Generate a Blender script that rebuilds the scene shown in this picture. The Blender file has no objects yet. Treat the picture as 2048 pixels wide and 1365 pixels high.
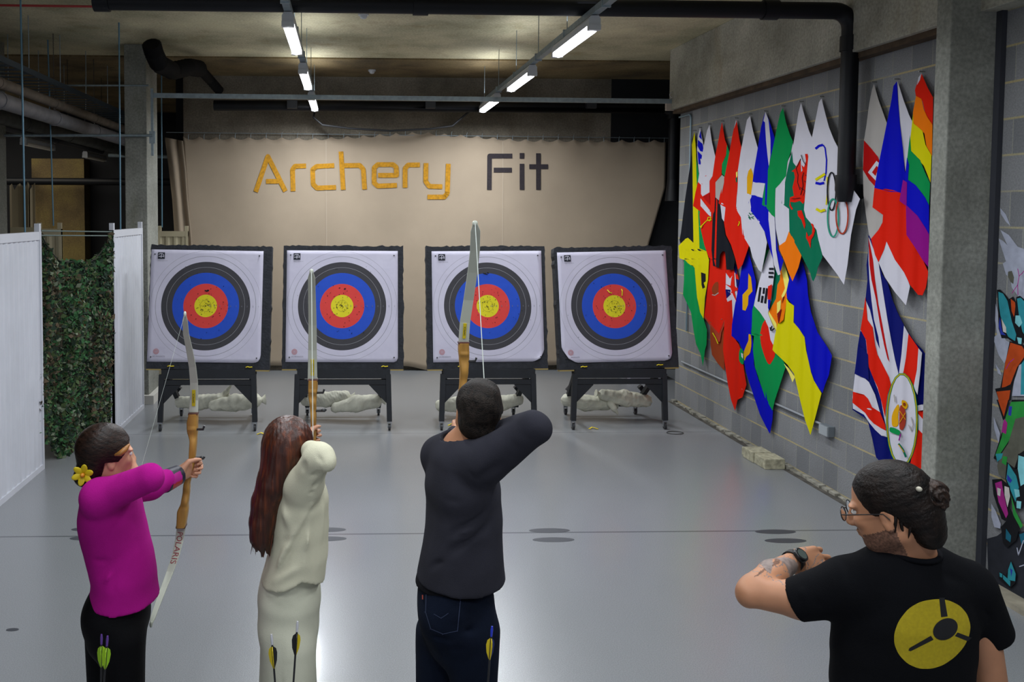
import bpy, bmesh, math, random
import numpy as np
from mathutils import Vector, Matrix, Euler
from mathutils.bvhtree import BVHTree

random.seed(7)
SC = bpy.context.scene
COL = SC.collection

# ------------------------------------------------------------------ camera
IW, IH = 2048.0, 1365.0
FPX, PPX, PPY = 1730.0, 750.0, 510.0
CAM = Vector((0.0, 0.0, 2.4))
YAW, PITCH, ROLL = math.atan(56/1730), math.atan(85/1730), 0.004
cam_data = bpy.data.cameras.new('camera')
cam_data.sensor_fit = 'HORIZONTAL'
cam_data.sensor_width = 36.0
cam_data.lens = FPX/IW*36.0
cam_data.shift_x = (IW/2-PPX)/IW
cam_data.shift_y = -(IH/2-PPY)/IW
cam_data.clip_start = 0.05
cam = bpy.data.objects.new('camera', cam_data)
CR = (Matrix.Rotation(-YAW, 3, 'Z') @ Matrix.Rotation(math.pi/2-PITCH, 3, 'X') @ Matrix.Rotation(ROLL, 3, 'Z'))
cam.matrix_world = Matrix.Translation(CAM) @ CR.to_4x4()
COL.objects.link(cam)
SC.camera = cam

# ------------------------------------------------------------------ world, exposure
SC.view_settings.view_transform = 'Standard'
SC.view_settings.look = 'None'
SC.view_settings.gamma = 1.0
SC.view_settings.use_curve_mapping = False
SC.view_settings.exposure = 0.0
w = bpy.data.worlds.new('world'); SC.world = w
w.use_nodes = True
bg = w.node_tree.nodes['Background']
bg.inputs[0].default_value = (0.80, 0.86, 1.0, 1)
bg.inputs[1].default_value = 0.62

# ceiling tubes: two tracks of fixtures, the rest of each track runs on over the camera
TRACKS = (-0.455, 1.90)
TUBE_Z = 3.85
TUBE_Y = (6.72, 8.95, 11.05)
TUBE_L = 1.12
TUBE_COL = (0.90, 0.95, 1.0)
def tube_lamp(x, y0, watts, name='tube_light', z=TUBE_Z-0.06):
    l = bpy.data.lights.new(name, 'AREA'); l.shape = 'RECTANGLE'
    l.size = 0.08; l.size_y = TUBE_L; l.energy = watts; l.color = TUBE_COL
    l.spread = math.radians(175)
    o = bpy.data.objects.new(name, l); o.location = (x, y0+TUBE_L/2, z); COL.objects.link(o)
    # added up-facing fill above each tube, brightens the ceiling like floor bounce
    l2 = l.copy(); l2.energy = watts*.07; l2.size = .16; u = bpy.data.objects.new('ceiling_fill_light', l2); u.location = (x, y0+TUBE_L/2, z+.27); u.rotation_euler = (math.pi, 0, 0); COL.objects.link(u)
    return o
for tx in TRACKS:
    for ty in TUBE_Y:
        tube_lamp(tx, ty, 38 if ty < 10 else 64)
    for ty in (4.45, 2.2, -0.1):
        tube_lamp(tx, ty, 38)

l = bpy.data.lights.new('bay_fill_light', 'AREA'); l.size = 3; l.size_y = 5; l.shape = 'RECTANGLE'; l.energy = 130; l.color = (1, .93, .8)  # added fill without a fixture, brightens the dark left bay
o = bpy.data.objects.new('bay_fill_light', l); o.location = (-6.8, 14.2, 4.2); COL.objects.link(o)

# ------------------------------------------------------------------ helpers
def ray(u, v):
    return (CR @ Vector(((u-PPX)/FPX, -(v-PPY)/FPX, -1.0)))
def atY(u, v, Y):
    d = ray(u, v); return CAM + d*((Y-CAM.y)/d.y)
def atX(u, v, X):
    d = ray(u, v); return CAM + d*((X-CAM.x)/d.x)
def atZ(u, v, Z):
    d = ray(u, v); return CAM + d*((Z-CAM.z)/d.z)

def lin(c):
    if isinstance(c, str):
        c = tuple(int(c[i:i+2], 16)/255 for i in (0, 2, 4))
    return tuple((x/12.92 if x <= .04045 else ((x+.055)/1.055)**2.4) for x in c)

MATS = {}
def mat(name, col='808080', rough=.7, metal=0.0, var=.0, vscale=8.0, bump=0.0, bscale=60.0, emit=0.0, stretch=None, spec=.5, sheen=0.0, sss=0.0, col2=None, trans=0.0):
    if name in MATS: return MATS[name]
    m = bpy.data.materials.new(name); m.use_nodes = True
    nt = m.node_tree; N = nt.nodes; L = nt.links
    b = N['Principled BSDF']
    c = lin(col)
    b.inputs['Base Color'].default_value = (*c, 1)
    b.inputs['Roughness'].default_value = rough
    b.inputs['Metallic'].default_value = metal
    b.inputs['Specular IOR Level'].default_value = spec
    if sheen: b.inputs['Sheen Weight'].default_value = sheen
    if sss:
        b.inputs['Subsurface Weight'].default_value = sss
        b.inputs['Subsurface Radius'].default_value = (.012, .005, .003)
    if trans: b.inputs['Transmission Weight'].default_value = trans
    tc = N.new('ShaderNodeTexCoord'); mp = N.new('ShaderNodeMapping')
    L.new(tc.outputs['Object'], mp.inputs['Vector'])
    if stretch: mp.inputs['Scale'].default_value = stretch
    if var > 0:
        n = N.new('ShaderNodeTexNoise'); n.inputs['Scale'].default_value = vscale; n.inputs['Detail'].default_value = 6
        L.new(mp.outputs[0], n.inputs['Vector'])
        r = N.new('ShaderNodeValToRGB')
        r.color_ramp.elements[0].position = .3; r.color_ramp.elements[1].position = .7
        ca = tuple(max(0, x*(1-var)) for x in c)
        cb = lin(col2) if col2 else tuple(min(1, x*(1+var)) for x in c)
        r.color_ramp.elements[0].color = (*ca, 1); r.color_ramp.elements[1].color = (*cb, 1)
        L.new(n.outputs['Fac'], r.inputs[0]); L.new(r.outputs[0], b.inputs['Base Color'])
    if bump > 0:
        n2 = N.new('ShaderNodeTexNoise'); n2.inputs['Scale'].default_value = bscale; n2.inputs['Detail'].default_value = 4
        L.new(mp.outputs[0], n2.inputs['Vector'])
        bp = N.new('ShaderNodeBump'); bp.inputs['Strength'].default_value = bump; bp.inputs['Distance'].default_value = .01
        L.new(n2.outputs['Fac'], bp.inputs['Height']); L.new(bp.outputs[0], b.inputs['Normal'])
    if emit:
        b.inputs['Emission Color'].default_value = (*c, 1); b.inputs['Emission Strength'].default_value = emit
    MATS[name] = m
    return m

def tag(o, label=None, cat=None, group=None, kind=None):
    if label: o['label'] = label
    if cat: o['category'] = cat
    if group: o['group'] = group
    if kind: o['kind'] = kind
    return o
def empty(name, loc=(0, 0, 0), label=None, cat=None, group=None, rz=0):
    o = bpy.data.objects.new(name, None); o.location = loc; o.rotation_euler = (0, 0, rz)
    o.empty_display_size = .1
    COL.objects.link(o); return tag(o, label, cat, group)

class MB:
    """collects shapes and links them as one mesh object"""
    def __init__(s): s.v = []; s.f = []; s.m = []; s.smooth = []
    def add(s, vs, fs, mi=0, sm=False):
        b = len(s.v); s.v += [tuple(v) for v in vs]
        for f in fs:
            s.f.append(tuple(b+i for i in f)); s.m.append(mi); s.smooth.append(sm)
    def box(s, lo, hi, mi=0, M=None):
        x0, y0, z0 = lo; x1, y1, z1 = hi
        vs = [Vector(p) for p in ((x0,y0,z0),(x1,y0,z0),(x1,y1,z0),(x0,y1,z0),(x0,y0,z1),(x1,y0,z1),(x1,y1,z1),(x0,y1,z1))]
        if M is not None: vs = [M @ v for v in vs]
        s.add(vs, [(0,3,2,1),(4,5,6,7),(0,1,5,4),(1,2,6,5),(2,3,7,6),(3,0,4,7)], mi)
    def bar(s, a, b, w, h, mi=0, up=Vector((0,0,1))):
        a = Vector(a); b = Vector(b); d = (b-a); L = d.length; d.normalize()
        side = d.cross(up)
        if side.length < 1e-4: side = d.cross(Vector((1,0,0)))
        side.normalize(); u = side.cross(d).normalized()
        vs = []
        for p in (a, b):
            for sx, sz in ((-1,-1),(1,-1),(1,1),(-1,1)):
                vs.append(p+side*(sx*w/2)+u*(sz*h/2))
        s.add(vs, [(0,3,2,1),(4,5,6,7),(0,1,5,4),(1,2,6,5),(2,3,7,6),(3,0,4,7)], mi)
    def tube(s, pts, r, n=12, mi=0, cap=True):
        pts = [Vector(p) for p in pts]
        rs = r if isinstance(r, (list, tuple)) else [r]*len(pts)
        ref = None; rings = []
        for i, p in enumerate(pts):
            t = (pts[min(i+1, len(pts)-1)]-pts[max(i-1, 0)]).normalized()
            if ref is None:
                ref = t.cross(Vector((0,0,1)))
                if ref.length < .1: ref = t.cross(Vector((1,0,0)))
            ref = (ref - t*ref.dot(t)).normalized(); bn = t.cross(ref)
            rings.append([p+(ref*math.cos(k*2*math.pi/n)+bn*math.sin(k*2*math.pi/n))*rs[i] for k in range(n)])
        vs = [v for rg in rings for v in rg]; fs = []
        for i in range(len(pts)-1):
            for k in range(n):
                fs.append((i*n+k, i*n+(k+1)%n, (i+1)*n+(k+1)%n, (i+1)*n+k))
        s.add(vs, fs, mi, True)
        if cap:
            s.add(rings[0], [tuple(reversed(range(n)))], mi); s.add(rings[-1], [tuple(range(n))], mi)
    def ribbon(s, pts, widths, side, thick, mi=0):
        """flat strip along pts, width across 'side', real thickness"""
        pts = [Vector(p) for p in pts]; side = Vector(side).normalized(); vs = []; fs = []
        for i, p in enumerate(pts):
            t = (pts[min(i+1, len(pts)-1)]-pts[max(i-1, 0)]).normalized()
            sd = (side - t*side.dot(t)).normalized(); nn = t.cross(sd)
            wv = widths[i] if isinstance(widths, (list, tuple)) else widths
            for a, b in ((-1,-1),(1,-1),(1,1),(-1,1)):
                vs.append(p+sd*(a*wv/2)+nn*(b*thick/2))
        for i in range(len(pts)-1):
            for k in range(4):
                fs.append((i*4+k, i*4+(k+1)%4, (i+1)*4+(k+1)%4, (i+1)*4+k))
        e = (len(pts)-1)*4
        fs += [(3,2,1,0), (e,e+1,e+2,e+3)]
        s.add(vs, fs, mi)
    def ell(s, c, r, n=16, m=10, mi=0, M=None):
        c = Vector(c); vs = []; fs = []
        for i in range(m+1):
            th = math.pi*i/m
            for k in range(n):
                ph = 2*math.pi*k/n
                v = Vector((r[0]*math.sin(th)*math.cos(ph), r[1]*math.sin(th)*math.sin(ph), r[2]*math.cos(th)))
                if M is not None: v = M @ v
                vs.append(c+v)
        for i in range(m):
            for k in range(n):
                fs.append((i*n+k, (i+1)*n+k, (i+1)*n+(k+1)%n, i*n+(k+1)%n))
        s.add(vs, fs, mi, True)
    def disc(s, c, rx, ry, n=32, mi=0, z=0.0, axis='Z', ang=0):
        c = Vector(c); vs = []
        for k in range(n):
            a = 2*math.pi*k/n; x = rx*math.cos(a); y = ry*math.sin(a)
            x, y = x*math.cos(ang)-y*math.sin(ang), x*math.sin(ang)+y*math.cos(ang)
            vs.append(c+(Vector((x, y, 0)) if axis == 'Z' else Vector((x, 0, y))))
        s.add(vs, [tuple(range(n))], mi)
    def build(s, name, mats, parent=None, bevel=0, weld=False):
        me = bpy.data.meshes.new(name); me.from_pydata(s.v, [], s.f)
        if not isinstance(mats, (list, tuple)): mats = [mats]
        for m in mats: me.materials.append(m)
        me.polygons.foreach_set('material_index', s.m)
        me.polygons.foreach_set('use_smooth', s.smooth)
        if weld:
            bm = bmesh.new(); bm.from_mesh(me); bmesh.ops.remove_doubles(bm, verts=bm.verts, dist=1e-5); bm.to_mesh(me); bm.free()
        me.update()
        o = bpy.data.objects.new(name, me); COL.objects.link(o)
        if parent is not None:
            o.parent = parent
            if parent.get('_world', 0): pass
        if bevel:
            md = o.modifiers.new('bevel', 'BEVEL'); md.width = bevel; md.segments = 2; md.limit_method = 'ANGLE'
        return o

def wparent(o, parent):
    """parent an object built in world coordinates to a thing whose Empty sits at its base"""
    o.parent = parent
    o.matrix_parent_inverse = Matrix.LocRotScale(parent.location, parent.rotation_euler, parent.scale).inverted()
    return o

def copy_tree(o, parent=None):
    c = o.copy(); COL.objects.link(c)
    if parent is not None: c.parent = parent
    for ch in list(o.children): copy_tree(ch, c)
    return c

def strips(poly, step):
    """cut a simple polygon (2-D) into horizontal trapezoids; exact at its corners"""
    ys = sorted(set([round(p[1], 4) for p in poly]))
    lo, hi = ys[0], ys[-1]
    k = math.ceil(lo/step)
    while k*step < hi:
        ys.append(k*step); k += 1
    ys = sorted(set(ys)); out = []
    n = len(poly)
    for y0, y1 in zip(ys, ys[1:]):
        if y1-y0 < 1e-4: continue
        ym = (y0+y1)/2; xs = []
        for i in range(n):
            a = poly[i]; b = poly[(i+1) % n]
            if (a[1] <= ym) != (b[1] <= ym):
                f = lambda y: a[0]+(b[0]-a[0])*(y-a[1])/(b[1]-a[1])
                xs.append((f(ym), f(y0), f(y1)))
        xs.sort()
        for l, r in zip(xs[::2], xs[1::2]):
            out.append((y0, y1, l[1], r[1], l[2], r[2]))
    return out
def smooth_poly(poly, n=2):
    for _ in range(n):
        q = []
        for i in range(len(poly)):
            a = poly[i]; b = poly[(i+1) % len(poly)]
            q += [(a[0]*.8+b[0]*.2, a[1]*.8+b[1]*.2), (a[0]*.2+b[0]*.8, a[1]*.2+b[1]*.8)]
        poly = q
    return poly
def paint(mb, poly, fn, mi, step=6, xstep=4):
    """mesh a 2-D polygon; fn maps 2-D to a 3-D point"""
    for (y0, y1, a0, b0, a1, b1) in strips(poly, step):
        n = max(1, int(math.ceil(max(b0-a0, b1-a1)/xstep)))
        vs = []
        for k in range(n+1):
            t = k/n
            vs.append(fn(a0+(b0-a0)*t, y0)); vs.append(fn(a1+(b1-a1)*t, y1))
        if any(v is None for v in vs): continue
        fs = [(2*k, 2*k+1, 2*k+3, 2*k+2) for k in range(n)]
        mb.add(vs, fs, mi, True)
def stroke_polys(pts, wd):
    out = []
    for a, b in zip(pts, pts[1:]):
        dx, dy = b[0]-a[0], b[1]-a[1]; L = math.hypot(dx, dy) or 1
        nx, ny = -dy/L*wd/2, dx/L*wd/2
        out.append([(a[0]+nx, a[1]+ny), (b[0]+nx, b[1]+ny), (b[0]-nx, b[1]-ny), (a[0]-nx, a[1]-ny)])
    for p in pts[1:-1]:
        out.append([(p[0]+wd/2*math.cos(t*math.pi/4), p[1]+wd/2*math.sin(t*math.pi/4)) for t in range(8)])
    return out
def text_mesh(s, size, align='CENTER'):
    cu = bpy.data.curves.new('t', 'FONT'); cu.body = s; cu.size = size; cu.align_x = align; cu.resolution_u = 3
    ob = bpy.data.objects.new('t', cu); COL.objects.link(ob)
    bpy.context.view_layer.update()
    me = ob.to_mesh(); vs = [v.co.copy() for v in me.vertices]; fs = [tuple(p.vertices) for p in me.polygons]
    ob.to_mesh_clear(); bpy.data.objects.remove(ob); bpy.data.curves.remove(cu)
    return vs, fs

# ------------------------------------------------------------------ surface materials
def nodes_of(name, rough=.8):
    m = bpy.data.materials.new(name); m.use_nodes = True
    nt = m.node_tree; b = nt.nodes['Principled BSDF']; b.inputs['Roughness'].default_value = rough
    MATS[name] = m
    return m, nt.nodes, nt.links, b
def geo_pos(N, L):
    g = N.new('ShaderNodeNewGeometry'); return g.outputs['Position']
def noise(N, L, vec, scale, detail=5, rough=.55, stretch=None):
    if stretch:
        mp = N.new('ShaderNodeMapping'); mp.inputs['Scale'].default_value = stretch; L.new(vec, mp.inputs['Vector']); vec = mp.outputs[0]
    n = N.new('ShaderNodeTexNoise'); n.inputs['Scale'].default_value = scale; n.inputs['Detail'].default_value = detail
    n.inputs['Roughness'].default_value = rough
    L.new(vec, n.inputs['Vector']); return n.outputs['Fac']
def ramp(N, L, fac, stops, interp='LINEAR'):
    r = N.new('ShaderNodeValToRGB'); cr = r.color_ramp; cr.interpolation = interp
    while len(cr.elements) < len(stops): cr.elements.new(.5)
    for e, (p, c) in zip(cr.elements, stops):
        e.position = p; e.color = (*lin(c), 1) if not isinstance(c, float) else (c, c, c, 1)
    L.new(fac, r.inputs[0]); return r.outputs[0]
def mix(N, L, fac, a, b, mode='MIX'):
    m = N.new('ShaderNodeMix'); m.data_type = 'RGBA'; m.blend_type = mode
    if isinstance(fac, float): m.inputs[0].default_value = fac
    else: L.new(fac, m.inputs[0])
    for s, x in ((6, a), (7, b)):
        if isinstance(x, str): m.inputs[s].default_value = (*lin(x), 1)
        else: L.new(x, m.inputs[s])
    return m.outputs[2]
def math_(N, L, op, a, b=0.0, c=0.0):
    m = N.new('ShaderNodeMath'); m.operation = op
    for i, x in enumerate((a, b, c)):
        if isinstance(x, (int, float)): m.inputs[i].default_value = x
        else: L.new(x, m.inputs[i])
    return m.outputs[0]
def bumpto(N, L, b, h, st=.3, dist=.01):
    bp = N.new('ShaderNodeBump'); bp.inputs['Strength'].default_value = st; bp.inputs['Distance'].default_value = dist
    L.new(h, bp.inputs['Height']); L.new(bp.outputs[0], b.inputs['Normal'])

def concrete(name, base, dark, light, stain='5a4a30', board=None):
    m, N, L, b = nodes_of(name, .85)
    p = geo_pos(N, L)
    n1 = noise(N, L, p, 1.1, 8, .6)
    c = ramp(N, L, n1, [(.32, dark), (.5, base), (.68, light)])
    n2 = noise(N, L, p, 2.3, 6, .6, (1, 1, .25))
    s = ramp(N, L, n2, [(.56, 0.0), (.72, 1.0)])
    c = mix(N, L, math_(N, L, 'MULTIPLY', s, .45), c, stain)
    n3 = noise(N, L, p, 40, 3)
    c = mix(N, L, .35, c, ramp(N, L, n3, [(.3, '303030'), (.7, 'c8c8c8')]), 'OVERLAY')
    L.new(c, b.inputs['Base Color']); bumpto(N, L, b, n3, .25)
    return m
M_CEIL = concrete('ceiling_concrete', 'c2bb9c', 'a09a7c', 'd6cfb0', '917845')
M_BEAM = concrete('beam_concrete', 'aca99c', '88857a', 'c4c0b2', '8a7850')
M_COLM = concrete('column_concrete', '8e8f87', '72736b', 'a8a9a0', '66664a')
M_BACK = concrete('back_wall_concrete', '7d7567', '5f594c', '958c7c', '5a4a34')
M_BROWN = concrete('brown_concrete', '6b5a38', '4a3d26', '80703f', '3b2f1c')
M_DARKW = mat('black_painted_wall', '15161a', .9, var=.3, vscale=2, bump=.2)

def block_material():
    m, N, L, b = nodes_of('grey_blockwork', .9)
    p = geo_pos(N, L)
    sp = N.new('ShaderNodeSeparateXYZ'); L.new(p, sp.inputs[0])
    cb = N.new('ShaderNodeCombineXYZ'); L.new(sp.outputs['Y'], cb.inputs[0])
    L.new(math_(N, L, 'SUBTRACT', sp.outputs['Z'], .02), cb.inputs[1])
    br = N.new('ShaderNodeTexBrick'); L.new(cb.outputs[0], br.inputs['Vector'])
    br.offset = .5; br.inputs['Scale'].default_value = 1.0
    br.inputs['Brick Width'].default_value = .2275; br.inputs['Row Height'].default_value = .23
    br.inputs['Mortar Size'].default_value = .0035; br.inputs['Mortar Smooth'].default_value = .3
    br.inputs['Color1'].default_value = (*lin('84868a'), 1); br.inputs['Color2'].default_value = (*lin('9b9c9f'), 1)
    br.inputs['Mortar'].default_value = (*lin('aaaaa0'), 1)
    # yellow bed joints, uneven along their length
    fr = math_(N, L, 'FRACT', math_(N, L, 'DIVIDE', math_(N, L, 'ADD', sp.outputs['Z'], -.02+.0075), .23))
    band = math_(N, L, 'LESS_THAN', fr, .062)
    nz = noise(N, L, p, 1.3, 3)
    band = math_(N, L, 'MULTIPLY', band, ramp(N, L, nz, [(.36, 0.15), (.5, 1.0)]))
    c = mix(N, L, math_(N, L, 'MULTIPLY', band, .85), br.outputs[0], 'c8bb88')
    n1 = noise(N, L, p, .9, 6, .6, (1, 1, .5))
    c = mix(N, L, .5, c, ramp(N, L, n1, [(.3, '5e5c56'), (.7, 'a4a4a4')]), 'OVERLAY')
    n3 = noise(N, L, p, 90, 2)
    c = mix(N, L, .25, c, ramp(N, L, n3, [(.3, '404040'), (.7, 'c0c0c0')]), 'OVERLAY')
    L.new(c, b.inputs['Base Color']); bumpto(N, L, b, n3, .3)
    return m
M_BLOCK = block_material()

def floor_material():
    m, N, L, b = nodes_of('grey_resin_floor', .33)
    p = geo_pos(N, L)
    n1 = noise(N, L, p, .35, 4)
    c = ramp(N, L, n1, [(.3, '888b8e'), (.7, '909295')])
    n2 = noise(N, L, p, 160, 2)
    c = mix(N, L, .35, c, ramp(N, L, n2, [(.35, '5a5a5a'), (.65, 'a6a6a6')]), 'OVERLAY')
    sp = N.new('ShaderNodeSeparateXYZ'); L.new(p, sp.inputs[0])
    for y0, wd, k in ((atZ(700, 1069, 0).y, .011, .75), (atZ(700, 867.5, 0).y, .008, .5)):
        d = math_(N, L, 'ABSOLUTE', math_(N, L, 'SUBTRACT', sp.outputs['Y'], y0))
        c = mix(N, L, math_(N, L, 'MULTIPLY', math_(N, L, 'LESS_THAN', d, wd), k), c, '4a4c50')
    L.new(c, b.inputs['Base Color'])
    b.inputs['Roughness'].default_value = .27
    b.inputs['Specular IOR Level'].default_value = .6
    b.inputs['Coat Weight'].default_value = .15; b.inputs['Coat Roughness'].default_value = .12
    bumpto(N, L, b, n2, .12, .004)
    return m
M_FLOOR = floor_material()

# ------------------------------------------------------------------ shell
def struct(name, mb, m, label=None, bevel=0):
    o = mb.build(name, m, bevel=bevel); o['kind'] = 'structure'
    if label: o['label'] = label
    return o
CZ = 4.45
b = MB(); b.box((-9, -4, -.12), (7, 19, 0)); struct('floor', b, M_FLOOR)
b = MB(); b.box((-9, -4, CZ), (7, 11.6, CZ+.2)); struct('ceiling', b, M_CEIL)
# far bay of the slab, a little lower; its dimness painted as darker brown
b = MB(); b.box((-9, 11.6, CZ-.02), (7, 19, CZ+.2)); struct('ceiling', b, concrete('shaded_far_slab_concrete', '7d6a48', '574a33', '93805a', '463824'))
WX = 4.20
b = MB(); b.box((WX, 5.6, 0), (WX+.22, 10.85, 3.70)); struct('wall_right', b, M_BLOCK)
b = MB(); b.box((4.19, -4, 0), (4.44, 5.48, 3.70)); struct('wall_right', b, M_BLOCK)
b = MB(); b.box((4.05, -4, 3.70), (4.55, 10.85, CZ)); struct('trim_1', b, M_BEAM, bevel=.006)
b = MB(); CX0 = atY(1882, 600, 5.48).x; b.box((CX0, 5.48, 0), (4.40, 5.62, CZ)); struct('trim_2', b, M_COLM, bevel=.008)
b = MB(); b.box((-2.45, 13.1, 0), (4.0, 13.3, CZ)); struct('wall_back', b, M_BACK)
b = MB(); b.box((4.0, 13.08, 0), (7, 13.3, CZ)); struct('wall_back', b, M_DARKW)
b = MB(); b.box((6.8, 10.85, 0), (7, 13.1, CZ)); struct('wall_right', b, M_DARKW)
b = MB(); b.box((4.38, 10.7, 0), (6.8, 10.85, CZ)); struct('wall_right', b, M_DARKW)
b = MB(); b.box((-9, 18.0, 0), (-2.45, 18.2, CZ)); struct('wall_back', b, M_DARKW)
b = MB(); b.box((-2.6, 13.3, 0), (-2.45, 18.2, CZ)); struct('wall_back', b, M_DARKW)
b = MB(); b.box((-9.2, -4, 0), (-9, 18.2, CZ)); struct('wall_left', b, M_DARKW)
b = MB(); b.box((-6.32, 17.6, 0), (-5.28, 18.0, 3.45)); struct('trim_3', b, M_BROWN)
b = MB(); b.box((-2.74, 10.8, 0), (-2.47, 11.4, CZ)); struct('trim_4', b, M_COLM, bevel=.008)
b = MB(); b.box((-4.6, 10.3, 0), (-4.18, 10.8, CZ)); struct('trim_5', b, M_COLM, bevel=.008)
# white skirting round the free column
b = MB(); b.box((-2.78, 10.74, 0), (-2.40, 10.8, .11)); b.box((-2.47, 10.8, 0), (-2.40, 11.45, .11)); struct('baseboard_left', b, mat('white_skirting', 'c9c6bf', .5))
# rough gap and mortar spill at the foot of the block wall
b = MB()
for k in range(46):
    y = 5.8+k*.11; h = random.uniform(.008, .03); wd = random.uniform(.03, .075)
    b.box((WX-wd, y, 0), (WX+.01, y+random.uniform(.08, .12), h))
struct('baseboard_right', b, mat('dirty_mortar', '8c897e', .9, var=.5, vscale=14, bump=.5))
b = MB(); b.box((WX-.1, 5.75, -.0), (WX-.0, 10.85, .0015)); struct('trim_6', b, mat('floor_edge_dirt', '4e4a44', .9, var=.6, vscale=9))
b = MB(); b.box((4.05, -4, 0), (4.19, 5.48, .035)); struct('baseboard_right', b, mat('cement_ledge', '8f8878', .9, var=.3, vscale=10))
# dark strip: shadow of the gap between column and painted wall, put in as colour
b = MB(); b.box((4.155, 5.43, 0), (4.189, 5.479, 3.7)); struct('gap_shadow_strip', b, mat('gap_shadow_dark', '2c2e36', .8))
# brown packing under the beam
b = MB(); b.box((4.10, 5.7, 3.655), (4.3, 10.85, 3.70)); struct('trim_8', b, mat('brown_packing', '4a3a2a', .9, var=.4))

# ------------------------------------------------------------------ ceiling lights
M_HOUS = mat('white_lamp_housing', 'b9bcc0', .45)
M_TUBE = mat('lit_diffuser', 'f4f8ff', .4, emit=9.0)
M_GALV = mat('galvanised_steel', '8d9aa0', .45, metal=.55, var=.15, vscale=20)
M_UNLIT = mat('unlit_diffuser', 'e8e0d2', .5)
def fixture(x, y, z, label, group, lit=True, L=TUBE_L):
    t = empty('ceiling_tube_light', (x, y, z), label, 'ceiling light', group)
    b = MB()
    prof = [(-.045, .0), (-.045, .045), (-.03, .07), (.03, .07), (.045, .045), (.045, 0)]
    vs = []
    for yy in (0, L+.1):
        vs += [(px, yy, pz) for px, pz in prof]
    n = len(prof)
    b.add(vs, [tuple(range(n)), tuple(reversed(range(n, 2*n)))]+[(k, n+k, n+(k+1) % n, (k+1) % n) for k in range(n)])
    b.build('housing', M_HOUS, t)
    b = MB(); vs = []; prof = [(-.043, 0), (-.043, -.02), (-.03, -.042), (0, -.05), (.03, -.042), (.043, -.02), (.043, 0)]
    n = len(prof)
    for yy, k in ((.05, .9), (.07, 1), (L+.03, 1), (L+.05, .9)):
        vs += [(px*k, yy, pz*k) for px, pz in prof]
    fs = [tuple(range(n)), tuple(reversed(range(3*n, 4*n)))]
    for r in range(3):
        fs += [(r*n+k, (r+1)*n+k, (r+1)*n+(k+1) % n, r*n+(k+1) % n) for k in range(n)]
    b.add(vs, fs, 0, True); b.build('diffuser', M_TUBE if lit else M_UNLIT, t)
    b = MB(); b.box((-.047, -.006, -.04), (.047, .05, .0)); b.build('end_cap', M_HOUS, t)
    b = MB(); b.box((-.047, L+.05, -.04), (.047, L+.106, .0)); b.build('end_cap', M_HOUS, t)
    return t
where = ['nearest the camera', 'in the middle of its row', 'farthest from the camera']
for tx, side in zip(TRACKS, ('left', 'right')):
    for ty, wh in zip(TUBE_Y, where):
        fixture(tx, ty-.05, TUBE_Z, f'lit white tube light on the {side} ceiling track, {wh}', 'lit tube lights on the ceiling tracks')
    t = empty('lighting_trunking', (tx, 2.0, TUBE_Z+.075), f'grey steel lighting trunking, {side} of the two that carry lit tubes', 'trunking', 'lighting trunking over the range')
    b = MB(); b.box((-.028, 0, 0), (.028, 10.6, .05)); b.build('rail', M_GALV, t)
    for k in range(9):
        y = 1.0+k*1.13
        b = MB(); b.tube([(0, y, .03), (0, y, CZ-TUBE_Z-.075)], .004, 6); b.box((-.035, y-.012, -.01), (.035, y+.012, .062)); b.build('hanger_rod', M_GALV, t)
# cable sagging from the tracks
b = MB(); pts = [(-.455, 12.58, 3.95), atY(627, 235, 12.5), atY(645, 250, 12.5), atY(700, 257, 12.5), atY(780, 262, 12.5), atY(860, 258, 12.5), atY(905, 252, 12.5), atY(935, 226, 12.5), (1.9, 12.58, 3.95)]
b.tube(pts, .016, 8); tag(b.build('hanging_cable', mat('black_rubber', '1c1d20', .6)), 'dark cable sagging along the back wall between the two light tracks', 'cable')
# silver strut across the range
b = MB(); A = atY(303, 191, 10.8); B = atY(1347, 203, 10.78)
b.bar(A, B, .045, .055); o = b.build('support_rail', M_GALV); tag(o, 'long silver steel rail spanning the range from column to beam', 'rail')
b = MB(); A = atY(0, 271, 10.75); B = atY(305, 271, 10.75); b.tube([A, B], .018, 8); tag(b.build('support_rail', M_GALV), 'thin steel rod across the dark left bay below the pipes', 'rail')
b = MB(); A = atY(125, 171, 10.75); B = atY(297, 171, 10.75); b.tube([A, B], .012, 8); tag(b.build('support_rail', M_GALV), 'short upper steel rod beside the concrete column top', 'rail')
b = MB(); A = atY(217, 311, 15.0); B = atY(255, 311, 15.0); b.tube([A, atY(336, 314, 15.0)], .03, 8); tag(b.build('support_rail', M_GALV), 'pale rail far behind the concrete column beside an unlit tube', 'rail')
# bracket on the column
b = MB(); p = atY(305, 230, 10.78); b.box(p-Vector((.015, .03, .5)), p+Vector((.015, .0, .32))); b.box(p-Vector((.035, .035, .35)), p+Vector((.035, .0, -.2)))
tag(b.build('rail_bracket', M_GALV), 'upright steel bracket on the left concrete column under the silver rail', 'bracket')

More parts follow.
